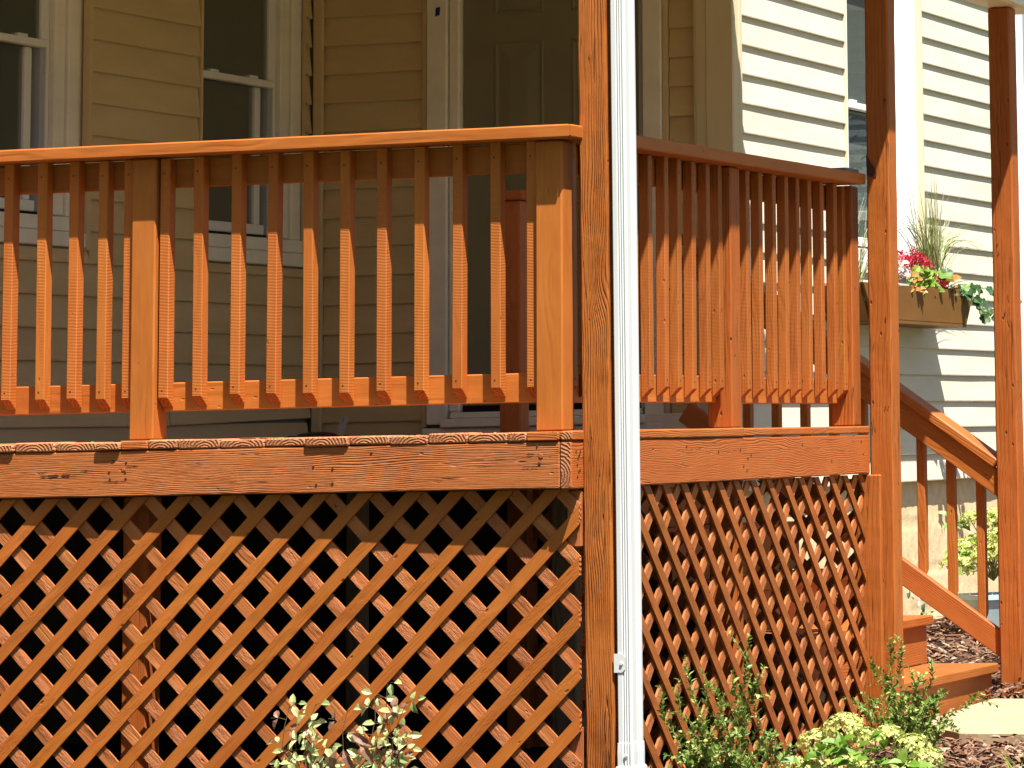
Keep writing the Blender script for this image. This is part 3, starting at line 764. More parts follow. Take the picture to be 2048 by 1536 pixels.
box('rim_beam', (-1.40, -1.362), (2.73, 4.60), (-.185, -.0305), [M['step'], M['end_soft']], deck, 'y', .003)
box('support_post', (-1.56, -1.47), (.092, .18), (-1.35, -.172), [M['post_far']], deck, 'z', .006, segs=12, rough=.0015, seed=8)
box('support_post', (-.139, -.05), (1.462, 1.551), (-1.35, -.173), [M['post_far']], deck, 'z', .006)
box('support_post', (-1.752, -1.70), (2.0, 2.09), (-1.35, -.172), [M['old_wood']], deck, 'z', .005)
box('support_post', (-.62, -.53), (1.25, 1.34), (-1.35, -.172), [M['old_wood']], deck, 'z', .005)
box('support_post', (-1.44, -1.35), (2.70, 2.79), (-1.35, -.188), [M['step']], deck, 'z', .005)
# screws and bolts in the beams
def disc(name, c, nrm, r, t, mat, parent, n=10):
    c, nrm = Vector(c), Vector(nrm)
    fr = frame(nrm, (0, 0, 1), c)
    vs = [(0, r * math.cos(k * 6.2832 / n), r * math.sin(k * 6.2832 / n)) for k in range(n)] + [(t, .75 * r * math.cos(k * 6.2832 / n), .75 * r * math.sin(k * 6.2832 / n)) for k in range(n)]
    fs = [(k, (k + 1) % n, n + (k + 1) % n, n + k) for k in range(n)] + [tuple(range(n, 2 * n))]
    return from_py(name, vs, fs, mat, parent, fr)
for (x, z, r) in ((-1.507, -.088, .0065), (-1.545, -.062, .004), (-1.497, -.066, .004), (-1.556, -.094, .004), (-1.500, -.096, .004), (-1.553, -.116, .004), (-1.498, -.115, .004), (-.100, -.072, .008), (-.105, -.094, .005), (-.112, -.042, .0035), (-.855, -.090, .004), (-.79, -.098, .004), (-.845, -.145, .004), (-.79, -.142, .004), (-.66, -.052, .004)):
    disc('screw', (x, -.0015, z), (0, -1, 0), r, .0012, M['step'] if r > .006 else M['nail'], deck)
for (y, z) in ((.03, -.06), (.045, -.078), (.055, -.07), (.038, -.1), (.05, -.12), (.06, -.115), (.04, -.135), (.062, -.06), (1.40, -.07), (1.47, -.10), (1.43, -.125), (1.50, -.09), (1.46, -.14), (2.0, -.06), (2.3, -.12), (2.62, -.055), (2.64, -.1), (.92, -.055), (1.2, -.075)):
    disc('screw', (.0015, y, z), (1, 0, 0), .0042, .001, M['nail'], deck, 8)
# torn-out slivers in the front beam: shallow ragged hollows
def gouge(parent, x, z, L, H, seed, yy=-.0022):
    rr = random.Random(seed); n = 16
    top = [(x + L * k / n, yy, z + H * math.sin(math.pi * k / n) * rr.uniform(.05, 1) ** 1.6) for k in range(n + 1)]
    bot = [(x + L * k / n, yy, z - H * .5 * math.sin(math.pi * k / n) * rr.uniform(.2, 1)) for k in range(n + 1)]
    vs = top + bot
    fs = [(k, n + 1 + k, n + 2 + k, k + 1) for k in range(n)]
    return from_py('split', vs, fs, M['nail'], parent)
gouge(deck, -1.80, -.104, .135, .010, 1); gouge(deck, -1.67, -.088, .06, .005, 2); gouge(deck, -1.50, -.078, .05, .004, 3); gouge(deck, -.19, -.068, .13, .004, 4); gouge(deck, -.17, -.105, .09, .004, 5); gouge(deck, -1.62, -.125, .16, .002, 6); gouge(deck, -1.2, -.132, .22, .002, 7)

# ------------------------------------------------------------------ railings
def baluster_mesh(H=.775, D=.040, W=.034, cut=.030, c=.0025, mats=None):
    """upright picket: local X up from 0 to H, outer face at -Y, width on Z; the foot is cut back at an angle"""
    mats = mats or WOODB
    key = ('bal', H, D, W, cut, mats[0].name)
    if key in CACHE: return CACHE[key]
    d, w = D / 2, W / 2
    sec = [(-d, -w + c), (-d + c, -w), (d - c, -w), (d, -w + c), (d, w - c), (d - c, w), (-d + c, w), (-d, w - c)]
    per = [0]
    for i in range(8): per.append(per[-1] + math.dist(sec[i], sec[(i + 1) % 8]))
    bot = [(cut * max(0, (1 - (y + d) / (D * .85))), y, z) for y, z in sec]
    top = [(H, y, z) for y, z in sec]
    vs = bot + top
    fs = [tuple(range(7, -1, -1)), tuple(range(8, 16))] ; us = [[(sec[j][0], sec[j][1]) for j in range(7, -1, -1)], [q for q in sec]]; fm = [1, 1]
    for j in range(8):
        k = (j + 1) % 8
        fs.append((j, k, 8 + k, 8 + j)); fm.append(0)
        us.append([(bot[j][0], per[j]), (bot[k][0], per[j + 1]), (H, per[j + 1]), (H, per[j])])
    for hx in (cut + .022, H - .045):                        # nail heads
        b0 = len(vs); r = .0032
        vs += [(hx + r * math.cos(a * 1.0472), -d - .0006, r * math.sin(a * 1.0472) + .003) for a in range(6)]
        fs.append(tuple(b0 + a for a in range(6))); us.append([(0, 0)] * 6); fm.append(2)
    me = bpy.data.meshes.new('baluster')
    me.from_pydata(vs, [], fs)
    for m in mats: me.materials.append(m)
    me.polygons.foreach_set('material_index', fm)
    ul = me.uv_layers.new(name='UVMap'); ul.data.foreach_set('uv', [q for f in us for p in f for q in p])
    bm = bmesh.new(); bm.from_mesh(me); bmesh.ops.recalc_face_normals(bm, faces=bm.faces); bm.to_mesh(me); bm.free()
    CACHE[key] = me
    return me
def baluster(parent, x, y, z, face, H=.775, mats=None, D=.040, W=.034):
    """foot centre at x,y; face = outward direction"""
    j = random.uniform
    f = Vector(face)
    xa = Vector((j(-.003, .003), j(-.003, .003), 1)).normalized()
    ya = (-f); ya = (ya - xa * ya.dot(xa)).normalized(); za = xa.cross(ya)
    m = Matrix.Identity(4)
    for i in range(3): m[i][0], m[i][1], m[i][2] = xa[i], ya[i], za[i]
    m.translation = Vector((x, y, z + j(-.003, .003)))
    return mesh_obj('baluster', baluster_mesh(H, D, W, mats=mats), parent, m)

random.seed(31)
rail1 = thing('railing', 'front orange wooden railing left of the corner post, sunlit pickets facing the viewer', 'railing', (-1.6, .09, 0))
xs = [-3.05, -2.93, -2.81, -2.69, -2.57, -2.45, -2.33, -2.21, -2.099, -1.984, -1.862, -1.750, -1.647, -1.556, -1.427, -1.309, -1.179, -1.054, -.928, -.804, -.678, -.551, -.424, -.295, -.176]
for x in xs: baluster(rail1, x + .017, .0845, .104, (0, -1, 0))
box('rail', (-3.22, -1.521), (.105, .142), (.089, .178), WOODR, rail1, 'x', .003)
box('rail', (-1.432, -.141), (.105, .142), (.089, .178), WOODR, rail1, 'x', .003)
box('rail', (-3.22, -1.521), (.105, .142), (.788, .877), WOODR, rail1, 'x', .003)
box('rail', (-1.432, -.141), (.105, .142), (.788, .877), WOODR, rail1, 'x', .003)
box('rail_post', (-1.519, -1.434), (.05, .139), (.001, .879), WOODR, rail1, 'z', .005)
box('rail_post', (-.140, -.051), (.05, .139), (.001, .879), WOODR, rail1, 'z', .005)
# handrail with a mitred end at the corner
cm = cbox_mesh('cap_rail', 3.22, .140, .040, .004, WOODR, 24, .0010, 4).copy()
for v in cm.vertices:
    if v.co.x > 1.4:
        v.co.x += (-v.co.y - .07) * .98
mesh_obj('cap_rail', cm, rail1, frame((1, 0, 0), (0, 0, 1), (-3.22 + 1.61 + .004, .058, .9015)))

rail2 = thing('railing', 'side orange wooden railing running back from the corner, pickets seen edge on', 'railing', (-.09, 1.4, 0))
ys = [.171, .293, .413, .535, .657, .825, .955, 1.068, 1.194, 1.329, 1.445, 1.703, 1.825, 1.960, 2.081, 2.197, 2.318, 2.452, 2.588, 2.690]
ys = [.212, .334, .456, .578, .700] + ys[5:]
for y in ys: baluster(rail2, -.0865, y - .0175, .104, (1, 0, 0), mats=WOODP, D=.033, W=.035)
box('rail', (-.142, -.105), (.141, 1.455), (.087, .176), WOODR, rail2, 'y', .003)
box('rail', (-.142, -.105), (1.553, 2.680), (.083, .172), WOODR, rail2, 'y', .003)
box('rail', (-.142, -.105), (.141, 1.455), (.788, .877), WOODR, rail2, 'y', .003)
box('rail', (-.142, -.105), (1.553, 2.680), (.788, .877), WOODR, rail2, 'y', .003)
box('rail_post', (-.139, -.05), (1.462, 1.551), (.001, .879), [M['post_far'], M['end_soft']], rail2, 'z', .005)
box('rail_post', (-.139, -.05), (2.688, 2.772), (.001, .879), [M['post_far'], M['end_soft']], rail2, 'z', .005)
cm = cbox_mesh('cap_rail', 2.715, .140, .040, .004, WOODR, 20, .0010, 6).copy()
for v in cm.vertices:
    if v.co.x < -1.2:
        v.co.x += (v.co.y + .07) * -.0 + (.07 - v.co.y) * -.0 + max(0, (v.co.y + .07)) * .98
mesh_obj('cap_rail', cm, rail2, frame((0, 1, 0), (0, 0, 1), (-.066, -.010 + 1.3575, .9015)))

# ------------------------------------------------------------------ tall posts
def tall_post(x, y, s, z0, z1, lean, label, mat, seed, rough):
    t = Matrix.Translation((0, 0, 0))
    L = z1 - z0
    o = mesh_obj('porch_post', cbox_mesh('porch_post', L, s, s, .006, [M[mat]], 60, rough, seed), None,
                 frame((lean, 0, 1), (0, -1, 0), (x + s / 2 + lean * (z1 + z0) / 2, y + s / 2, (z0 + z1) / 2)))
    return tag(o, label, 'post', 'tall porch posts')
def post_scars(parent, y, seed, n, x0, z0, z1):
    rr = random.Random(seed)
    for k in range(n):
        x, z, L, H = x0 + rr.uniform(.01, .075), rr.uniform(z0, z1), rr.uniform(.0015, .004), rr.uniform(.005, .014)
        m_ = 7
        vs = [(x + (L * rr.uniform(.5, 1)) * math.cos(a * 6.2832 / m_), y, z + H * rr.uniform(.5, 1) * math.sin(a * 6.2832 / m_)) for a in range(m_)]
        vs.append((x, y + .0, z))
        from_py('scar', vs, [tuple(range(m_))], M['nail'], parent)
tall_post(-.0035, .083, .093, -1.35, 1.80, -.0075, 'rough grained orange post beside the white downspout, nearest the viewer', 'post', 1, .0022)
p2 = tall_post(.000, 2.718, .090, -1.35, 1.688, .002, 'orange post in the middle, at the end of the side railing', 'post_far', 2, .0016)
p3 = tall_post(.000, 4.262, .092, -1.25, 1.688, .001, 'orange post at the right, at the foot of the stair handrail', 'post_far', 3, .0016)

post_scars(p2, 2.7158, 4, 5, .0, -.1, .75); post_scars(p3, 4.2598, 5, 3, .0, -.6, .8)
from_py('knot_hole', [(.003, 2.7152, .995), (.014, 2.7152, .975), (.030, 2.7152, .948), (.044, 2.7152, .925), (.042, 2.7152, .912), (.020, 2.7152, .911), (.004, 2.7152, .918)], [(0, 1, 2, 3, 4, 5, 6)], M['nail'], p2)

# ------------------------------------------------------------------ lattice
def clip_poly(poly, n, d):
    out = []
    for i in range(len(poly)):
        a, b_ = poly[i], poly[(i + 1) % len(poly)]
        da, db = a[0] * n[0] + a[1] * n[1] - d, b_[0] * n[0] + b_[1] * n[1] - d
        if da <= 0: out.append(a)
        if da * db < 0:
            t = da / (da - db); out.append((a[0] + (b_[0] - a[0]) * t, a[1] + (b_[1] - a[1]) * t))
    return out
def lath(parent, base, c, sl, W, y0, y1, rect, mats):
    """strip w = c + sl*u clipped to rect (u0,u1,w0,w1) in the panel's plane; y0..y1 = depth behind its face"""
    u0, u1, w0, w1 = rect
    th = math.atan(sl + random.uniform(-.006, .006)); d = (math.cos(th), math.sin(th)); nn = (-d[1], d[0])
    uc = (u0 + u1) / 2; p0 = (uc, c + sl * uc); hw = W / 2 * random.uniform(.95, 1.05)
    segs = 10
    poly = [(p0[0] - d[0] * 5 + nn[0] * hw, p0[1] - d[1] * 5 + nn[1] * hw), (p0[0] - d[0] * 5 - nn[0] * hw, p0[1] - d[1] * 5 - nn[1] * hw),
            (p0[0] + d[0] * 5 - nn[0] * hw, p0[1] + d[1] * 5 - nn[1] * hw), (p0[0] + d[0] * 5 + nn[0] * hw, p0[1] + d[1] * 5 + nn[1] * hw)]
    for n_, dd in (((1, 0), u1), ((-1, 0), -u0), ((0, 1), w1), ((0, -1), -w0)):
        poly = clip_poly(poly, n_, dd)
        if len(poly) < 3: return None
    k = len(poly)
    loc = lambda u, w: ((u - p0[0]) * d[0] + (w - p0[1]) * d[1], (u - p0[0]) * nn[0] + (w - p0[1]) * nn[1])
    j = random.uniform(-.0008, .0008)
    c_ = .0015
    cu, cw = sum(p[0] for p in poly) / k, sum(p[1] for p in poly) / k
    vs = [(u, y0 + j + c_ * .0, w) for u, w in poly] + [(u, y1 + j, w) for u, w in poly]
    q = [loc(u, w) for u, w in poly]
    fs = [tuple(range(k)), tuple(range(2 * k - 1, k - 1, -1))]
    us = [[p for p in q], [q[i] for i in range(k - 1, -1, -1)]]
    fm = [0, 0]
    for i in range(k):
        m_ = (i + 1) % k
        fs.append((i, k + i, k + m_, m_)); us.append([(q[i][0], q[i][1]), (q[i][0], q[i][1] + .008), (q[m_][0], q[m_][1] + .008), (q[m_][0], q[m_][1])])
        along = abs(q[i][1] - q[m_][1]) < .004
        fm.append(0 if along else 1)
    me = bpy.data.meshes.new('lath'); me.from_pydata(vs, [], fs)
    for m in mats: me.materials.append(m)
    me.polygons.foreach_set('material_index', fm)
    ul = me.uv_layers.new(name='UVMap'); ul.data.foreach_set('uv', [v for f in us for p in f for v in p])
    bm = bmesh.new(); bm.from_mesh(me); bmesh.ops.recalc_face_normals(bm, faces=bm.faces); bm.to_mesh(me); bm.free()
    return mesh_obj('lath', me, parent, base)
def lattice(label, base, rect, p, cf, sf, cb, sb, W, front='lath'):
    t = bpy.data.objects.new('lattice_panel', None); put(t, None, base); tag(t, label, 'lattice')
    for k in range(-40, 41):
        lath(t, base, cf + p * k, sf, W, 0.0, .008, rect, [M[front], M['end_soft']])
        lath(t, base, cb + p * k, sb, W, .0085, .0165, rect, [M['lath_back'], M['end_soft']])
    return t
random.seed(41)
# front panel: hung a little askew, so its right end stands further behind the beam
B1 = Matrix.Translation((-.030, .058, 0)) @ Matrix.Rotation(math.atan(.017), 4, 'Z')
lat1 = lattice('front orange diamond lattice under the deck, left of the corner post', B1, (-2.95, .027, -1.30, -.1735), .153, .296 + .0765 - .03, 1.0, -1.088 + .0765 + .03, -1.0, .0375)
# side panel
B2 = Matrix(((0, -1, 0, -.012), (1, 0, 0, 0), (0, 0, 1, 0), (0, 0, 0, 1)))
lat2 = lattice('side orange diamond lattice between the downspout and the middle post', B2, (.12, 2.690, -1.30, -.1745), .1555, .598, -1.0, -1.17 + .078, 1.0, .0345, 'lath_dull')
CL = [M['lath_back'], M['end_soft']]
box('cleat', (-.050, -.0045), (.078, .10), (-.345, -.178), CL, lat1, 'z', .003)
box('cleat', (-.045, .0), (.0765, .0825), (-1.30, -.875), CL, lat1, 'z', .003)
box('cleat', (-.06, .046), (2.692, 2.716), (-1.30, -.176), [M['post_far'], M['end_soft']], lat2, 'z', .004, segs=30, rough=.002, seed=9)

# a third panel closes the side of the steps, in the shade under the deck
B3 = Matrix.Translation((0, 2.745, 0))
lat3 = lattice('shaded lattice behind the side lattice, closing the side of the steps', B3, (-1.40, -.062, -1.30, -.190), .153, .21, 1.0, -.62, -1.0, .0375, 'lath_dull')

# ------------------------------------------------------------------ steps
st = thing('staircase', 'orange wooden steps going down to the concrete path', 'steps', (0, 3.5, -1.1))
SW = [M['step'], M['end_soft']]
Y0, Y1 = 2.83, 4.245
for k in range(5):
    z = -.945 + .19 * k; xf = -.27 * k
    box('tread', (xf - .145, xf), (Y0, Y1), (z - .038, z), SW, st, 'y', .005)
    box('tread', (xf - .295, xf - .150), (Y0, Y1), (z - .038, z - .001), SW, st, 'y', .005)
    box('riser', (xf - .050, xf - .024), (Y0 + .02, Y1 - .02), (z - .19 - (.16 if k == 0 else 0.0) + (.0 if k == 0 else .001), z - .039), SW, st, 'y', .002)
box('riser', (-1.40 + .041, -1.337), (Y0 + .02, Y1 - .02), (-.184, -.001), SW, st, 'y', .002)
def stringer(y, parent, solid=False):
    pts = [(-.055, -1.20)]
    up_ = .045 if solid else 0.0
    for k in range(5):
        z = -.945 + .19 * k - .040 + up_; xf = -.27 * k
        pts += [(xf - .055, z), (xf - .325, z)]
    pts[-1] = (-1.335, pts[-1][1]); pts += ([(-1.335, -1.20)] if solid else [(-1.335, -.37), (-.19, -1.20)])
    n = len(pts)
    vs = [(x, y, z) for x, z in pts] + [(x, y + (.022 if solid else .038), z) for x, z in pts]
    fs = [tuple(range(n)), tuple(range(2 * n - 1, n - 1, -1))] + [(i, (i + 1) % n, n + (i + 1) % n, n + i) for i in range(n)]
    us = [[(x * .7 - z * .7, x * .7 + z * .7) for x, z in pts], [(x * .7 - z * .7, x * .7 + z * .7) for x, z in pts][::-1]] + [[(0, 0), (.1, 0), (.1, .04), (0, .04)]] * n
    o = from_py('stringer', vs, fs, M['shade_wood'], parent, uvs=us)
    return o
stringer(2.805, st, True); stringer(4.185, st)  # near one is a closed panel, added for the dark below the treads

SL = -.704
zc = lambda z0, x0: z0 - SL * x0
ct = zc(-.150, -.017)                       # centre line of the sloping cap
bb = zc(-.862, -.023)
def stair_rail(label, yr, xs, x0):
    sr = thing('stair_railing', label, 'handrail', (-.6, yr, -.5))
    bar('cap_rail', (x0, yr + .02, ct + SL * x0), (-.004, yr + .02, ct + SL * -.004), .135, .038, (0, 0, 1), WOODS, sr, .005)
    bar('rail', (x0, yr - .01, ct - .078 + SL * x0), (.05, yr - .01, ct - .078 + SL * .05), .038, .089, (0, 0, 1), WOODS, sr, .003)
    bar('rail', (x0, yr - .005, bb + SL * x0), (.05, yr - .005, bb + SL * .05), .038, .089, (0, 0, 1), [M['step'], M['end_soft']], sr, .003)
    for x in xs:
        zb = bb + SL * x + .02; ztp = ct - .06 + SL * x
        mesh_obj('baluster', baluster_mesh(round(ztp - zb, 3), mats=WOODP), sr, frame((0, 0, 1), (1, 0, 0), (x + .016, yr + .037, zb)))
    return sr
stair_rail('sloping orange stair handrail beyond the steps, ending at the right hand post', 4.312, [-.109 - .1255 * k for k in range(10)], -1.36)
nw = thing('newel_post', 'dark brown capped newel post standing on the deck before the door', 'newel post', (-1.395, 2.68, 0))
box('post', (-1.437, -1.353), (2.634, 2.72), (.001, .872), WOODS, nw, 'z', .005)
box('cap', (-1.458, -1.335), (2.612, 2.742), (.873, .909), WOODS, nw, 'x', .004)

# ------------------------------------------------------------------ downspout
ds = thing('downspout', 'white ribbed metal downspout fixed to the corner post', 'downspout', (.12, .12, -1.0))
def spout_section(x0, x1, y0, y1, g=.003):
    p = []
    w, d = x1 - x0, y1 - y0
    p.append((x0, y0 + .005)); p.append((x0 + .004, y0))
    for c in (.44, .60, .76):                                  # ribs on the narrow front
        cx = x0 + w * c
        p += [(cx - .0035, y0), (cx - .0015, y0 + g), (cx + .0015, y0 + g), (cx + .0035, y0)]
    p += [(x1 - .006, y0), (x1, y0 + .008)]
    for c in (.45, .6, .75):
        cy = y0 + d * c
        p += [(x1, cy - .004), (x1 - g * .55, cy - .001), (x1 - g * .55, cy + .001), (x1, cy + .004)]
    p += [(x1, y1 - .006), (x1 - .005, y1), (x0 + .005, y1), (x0, y1 - .005)]
    return p
def extrude(name, sec_list, mat, parent, cap=True):
    n = len(sec_list[0]); vs = [v for s in sec_list for v in s]; fs = []
    for i in range(len(sec_list) - 1):
        for j in range(n):
            k = (j + 1) % n
            fs.append((i * n + j, i * n + k, (i + 1) * n + k, (i + 1) * n + j))
    if cap:
        fs.append(tuple(range(n))[::-1]); fs.append(tuple((len(sec_list) - 1) * n + j for j in range(n)))
    return from_py(name, vs, fs, mat, parent)
DX = lambda z: .0105 - .0135 * (z + .9) / 2.2     # it leans with the post
def sp(z, grow=0.0, dx=0.0, dy=0.0, sc=1.0):
    o = DX(z)
    s = spout_section(.0985 - grow, .1455 + grow, .080 - grow, .172 + grow)
    return [(x + o + dx, y + dy, z) for x, y in s]
extrude('pipe', [sp(z) for z in (-.935, -.5, .2, .9, 1.55, 1.60)], M['white_metal'], ds)
# crimped lower end
extrude('sleeve', [sp(-.922, .0022), sp(-.950, .003), sp(-.990, .0025), sp(-1.005, .004)], M['white_metal'], ds)
extrude('elbow', [sp(-.990, .005), sp(-.998, .0085), sp(-1.01, .0085), sp(-1.05, .006, .012, -.015), sp(-1.10, .006, .045, -.05), sp(-1.15, .006, .10, -.10), sp(-1.19, .006, .18, -.17)], M['white_metal'], ds)
extrude('elbow', [sp(1.59, .004), sp(1.66, .004, .03, 0), sp(1.74, .004, .12, 0), sp(1.80, .004, .20, 0)], M['white_metal'], ds)
# strap and its screw
def strap():
    o = DX(-.69)
    x0, x1, y0 = .0905 + o, .1270 + o, .0775
    pts = [(x0, -.661), (x1 - .010, -.661), (x1, -.671), (x1, -.705), (x1 - .010, -.716), (x0, -.716)]
    n = len(pts)
    vs = [(x, y0, z) for x, z in pts] + [(x, y0 + .0022, z) for x, z in pts]
    fs = [tuple(range(n)), tuple(range(2 * n - 1, n - 1, -1))] + [(i, n + i, n + (i + 1) % n, (i + 1) % n) for i in range(n)]
    s = from_py('strap', vs, fs, M['white_metal'], ds)
    disc('screw', (x1 - .012, y0 - .0003, -.690), (0, -1, 0), .006, .004, M['white_metal'], s, 8)
strap()
disc('screw', (.125 + DX(-.96), .077, -.958), (0, -1, 0), .006, .004, M['white_metal'], ds, 8)

# ------------------------------------------------------------------ small things on the porch
def tape():
    vs = [(-2.653, 4.6342, 1.822), (-2.632, 4.6342, 1.828), (-2.629, 4.6335, 1.864), (-2.650, 4.6338, 1.860)]
    vs += [(x, y - .0012, z) for x, y, z in vs]
    o = from_py('masking_tape', vs, [(0, 1, 2, 3), (7, 6, 5, 4), (0, 4, 5, 1), (1, 5, 6, 2), (2, 6, 7, 3), (3, 7, 4, 0)], M['tape'])
    return tag(o, 'scrap of dark blue tape stuck on the door casing', 'tape')
tape()
dp = thing('dustpan', 'black dustpan with an upright white handle lying on the deck', 'dustpan', (-2.6, 3.6, 0))
def dome():
    vs, fs = [], []
    for i, (r, h) in enumerate(((1, 0), (1, .012), (.93, .024), (.6, .034), (.25, .038))):
        for k in range(20):
            a = k * 6.2832 / 20
            vs.append((-2.683 + .085 * r * math.cos(a), 3.6 + .09 * r * math.sin(a), .001 + h * .7))
    for i in range(4):
        for k in range(20): fs.append((i * 20 + k, i * 20 + (k + 1) % 20, (i + 1) * 20 + (k + 1) % 20, (i + 1) * 20 + k))
    fs.append(tuple(80 + k for k in range(20)))
    from_py('pan', vs, fs, M['black'], dp, smooth=True)
dome()
box('pan_lip', (-2.80, -2.58), (3.56, 3.68), (.001, .013), M['black'], dp, 'x', .004)
def handle():
    # flat handle with a hanging hole, leaning to the right
    n = 12; out = []; hole = []
    for k in range(n):
        a = k * 6.2832 / n
        hole.append((.007 * math.cos(a), .088 + .013 * math.sin(a)))
        r = .021
        out.append((r * math.cos(a) * 1.0, .088 + .026 * math.sin(a)))
    y0, y1 = -.006, .006
    vs = [(x, y, z) for y in (y0, y1) for x, z in out + hole]
    fs = []
    for k in range(n):
        m_ = (k + 1) % n
        fs += [(k, m_, n + m_, n + k), (2 * n + k, 3 * n + k, 3 * n + m_, 2 * n + m_), (k, 2 * n + k, 2 * n + m_, m_), (n + k, n + m_, 3 * n + m_, 3 * n + k)]
    b0 = len(vs)
    st_ = [(-.018, .0), (.018, .0), (.018, .075), (-.018, .075)]
    vs += [(x, y, z) for y in (y0 + .001, y1 - .001) for x, z in st_]
    fs += [(b0, b0 + 1, b0 + 2, b0 + 3), (b0 + 7, b0 + 6, b0 + 5, b0 + 4)] + [(b0 + i, b0 + 4 + i, b0 + 4 + (i + 1) % 4, b0 + (i + 1) % 4) for i in range(4)]
    Mw = Matrix.Translation((-2.585, 3.60, .004)) @ Matrix.Rotation(R(17), 4, 'Y') @ Matrix.Scale(.78, 4)
    from_py('handle', vs, fs, M['white_plastic'], dp, Mw)
handle()
def tray():
    t = box('tray', (-.112, -.020), (2.56, 2.70), (.9225, .938), M['slate'], None, 'y', .006)
    return tag(t, 'small slate grey tray lying on the far end of the side railing', 'tray')
tray()

# ------------------------------------------------------------------ plant helpers
class LeafMesh:
    def __init__(s): s.v, s.f = [], []
    def leaf(s, p, d, nrm, L, W, fold=.25, droop=.15):
        p = Vector(p); d = Vector(d).normalized(); n = Vector(nrm); n = (n - d * n.dot(d))
        if n.length < 1e-4: n = d.orthogonal()
        n.normalize(); sd = d.cross(n)
        b0 = len(s.v)
        m1 = p + d * L * .35 + n * L * .04; m2 = p + d * L * .72 - n * L * droop * .3; tip = p + d * L - n * L * droop
        s.v += [p, m1 + sd * W * .5 + n * W * fold, m2 + sd * W * .40 + n * W * fold * .7, tip, m2 - sd * W * .40 + n * W * fold * .7, m1 - sd * W * .5 + n * W * fold, m1, m2]
        s.f += [(b0, b0 + 6, b0 + 1), (b0 + 6, b0 + 7, b0 + 2, b0 + 1), (b0 + 7, b0 + 3, b0 + 2), (b0, b0 + 5, b0 + 6), (b0 + 5, b0 + 4, b0 + 7, b0 + 6), (b0 + 4, b0 + 3, b0 + 7)]
    def petal(s, p, d, nrm, L, W):
        p = Vector(p); d = Vector(d).normalized(); n = Vector(nrm).normalized(); sd = d.cross(n)
        if sd.length < 1e-3: sd = d.orthogonal()
        sd.normalize(); b0 = len(s.v)
        s.v += [p, p + d * L * .6 + sd * W / 2, p + d * L, p + d * L * .6 - sd * W / 2]
        s.f += [(b0, b0 + 1, b0 + 2, b0 + 3)]
    def blade(s, pts, w):
        b0 = len(s.v); n = len(pts)
        for i, p in enumerate(pts):
            p = Vector(p); t = (Vector(pts[min(i + 1, n - 1)]) - Vector(pts[max(i - 1, 0)])).normalized()
            sd = t.cross(Vector((.3, -.9, .2))).normalized() * w * (1 - .85 * i / (n - 1)) / 2
            s.v += [p - sd, p + sd]
        for i in range(n - 1): s.f.append((b0 + 2 * i, b0 + 2 * i + 1, b0 + 2 * i + 3, b0 + 2 * i + 2))
    def tube(s, pts, r0, r1, k=4):
        b0 = len(s.v); n = len(pts)
        for i, p in enumerate(pts):
            p = Vector(p); t = (Vector(pts[min(i + 1, n - 1)]) - Vector(pts[max(i - 1, 0)])).normalized()
            a = t.orthogonal().normalized(); b_ = t.cross(a); r = r0 + (r1 - r0) * i / (n - 1)
            s.v += [p + (a * math.cos(q * 6.2832 / k) + b_ * math.sin(q * 6.2832 / k)) * r for q in range(k)]
        for i in range(n - 1):
            for q in range(k):
                s.f.append((b0 + i * k + q, b0 + i * k + (q + 1) % k, b0 + (i + 1) * k + (q + 1) % k, b0 + (i + 1) * k + q))
    def build(s, name, mat, parent, smooth=False):
        return from_py(name, s.v, s.f, mat, parent, smooth=smooth)
def curve(a, b_, bend, n=8, wob=.01):
    a, b_ = Vector(a), Vector(b_); out = []
    for i in range(n + 1):
        t = i / n
        p = a.lerp(b_, t) + Vector(bend) * math.sin(math.pi * t) + Vector((random.uniform(-1, 1), random.uniform(-1, 1), 0)) * wob * t * (1 - t) * 2
        out.append(p)
    return out
def along(pts, t):
    f = t * (len(pts) - 1); i = min(int(f), len(pts) - 2); return pts[i].lerp(pts[i + 1], f - i), (pts[i + 1] - pts[i]).normalized()
def rdir(zb=0.0):
    v = Vector((random.gauss(0, 1), random.gauss(0, 1), random.gauss(0, 1) + zb)); return v.normalized()
LEAFS = {}
def leaf_obj(name, parent, p, d, nrm, L, W, mat, shape='oval'):
    key = (name, round(W / L, 1), mat.name, shape)
    if key not in LEAFS:
        lm = LeafMesh()
        if shape == 'lobed':
            ctr = (0.45, 0, 0); pts = []
            for k in range(14):
                a = math.pi + k * 6.2832 / 14; r = (.55 if k % 3 else .40) if k else .42
                pts.append((.5 + r * math.cos(a), r * .95 * math.sin(a), .04 * math.cos(a * 3)))
            lm.v = [Vector((.45, 0, -.05))] + [Vector(q) for q in pts]
            lm.f = [(0, 1 + k, 1 + (k + 1) % 14) for k in range(14)]
        else:
            lm.leaf((0, 0, 0), (1, 0, 0), (0, 0, 1), 1.0, W / L)
        me = bpy.data.meshes.new(name); me.from_pydata([tuple(v) for v in lm.v], [], lm.f); me.materials.append(mat); me.update()
        LEAFS[key] = me
    fr = frame(d, nrm, p)
    return mesh_obj(name, LEAFS[key], parent, fr @ Matrix.Scale(L, 4))

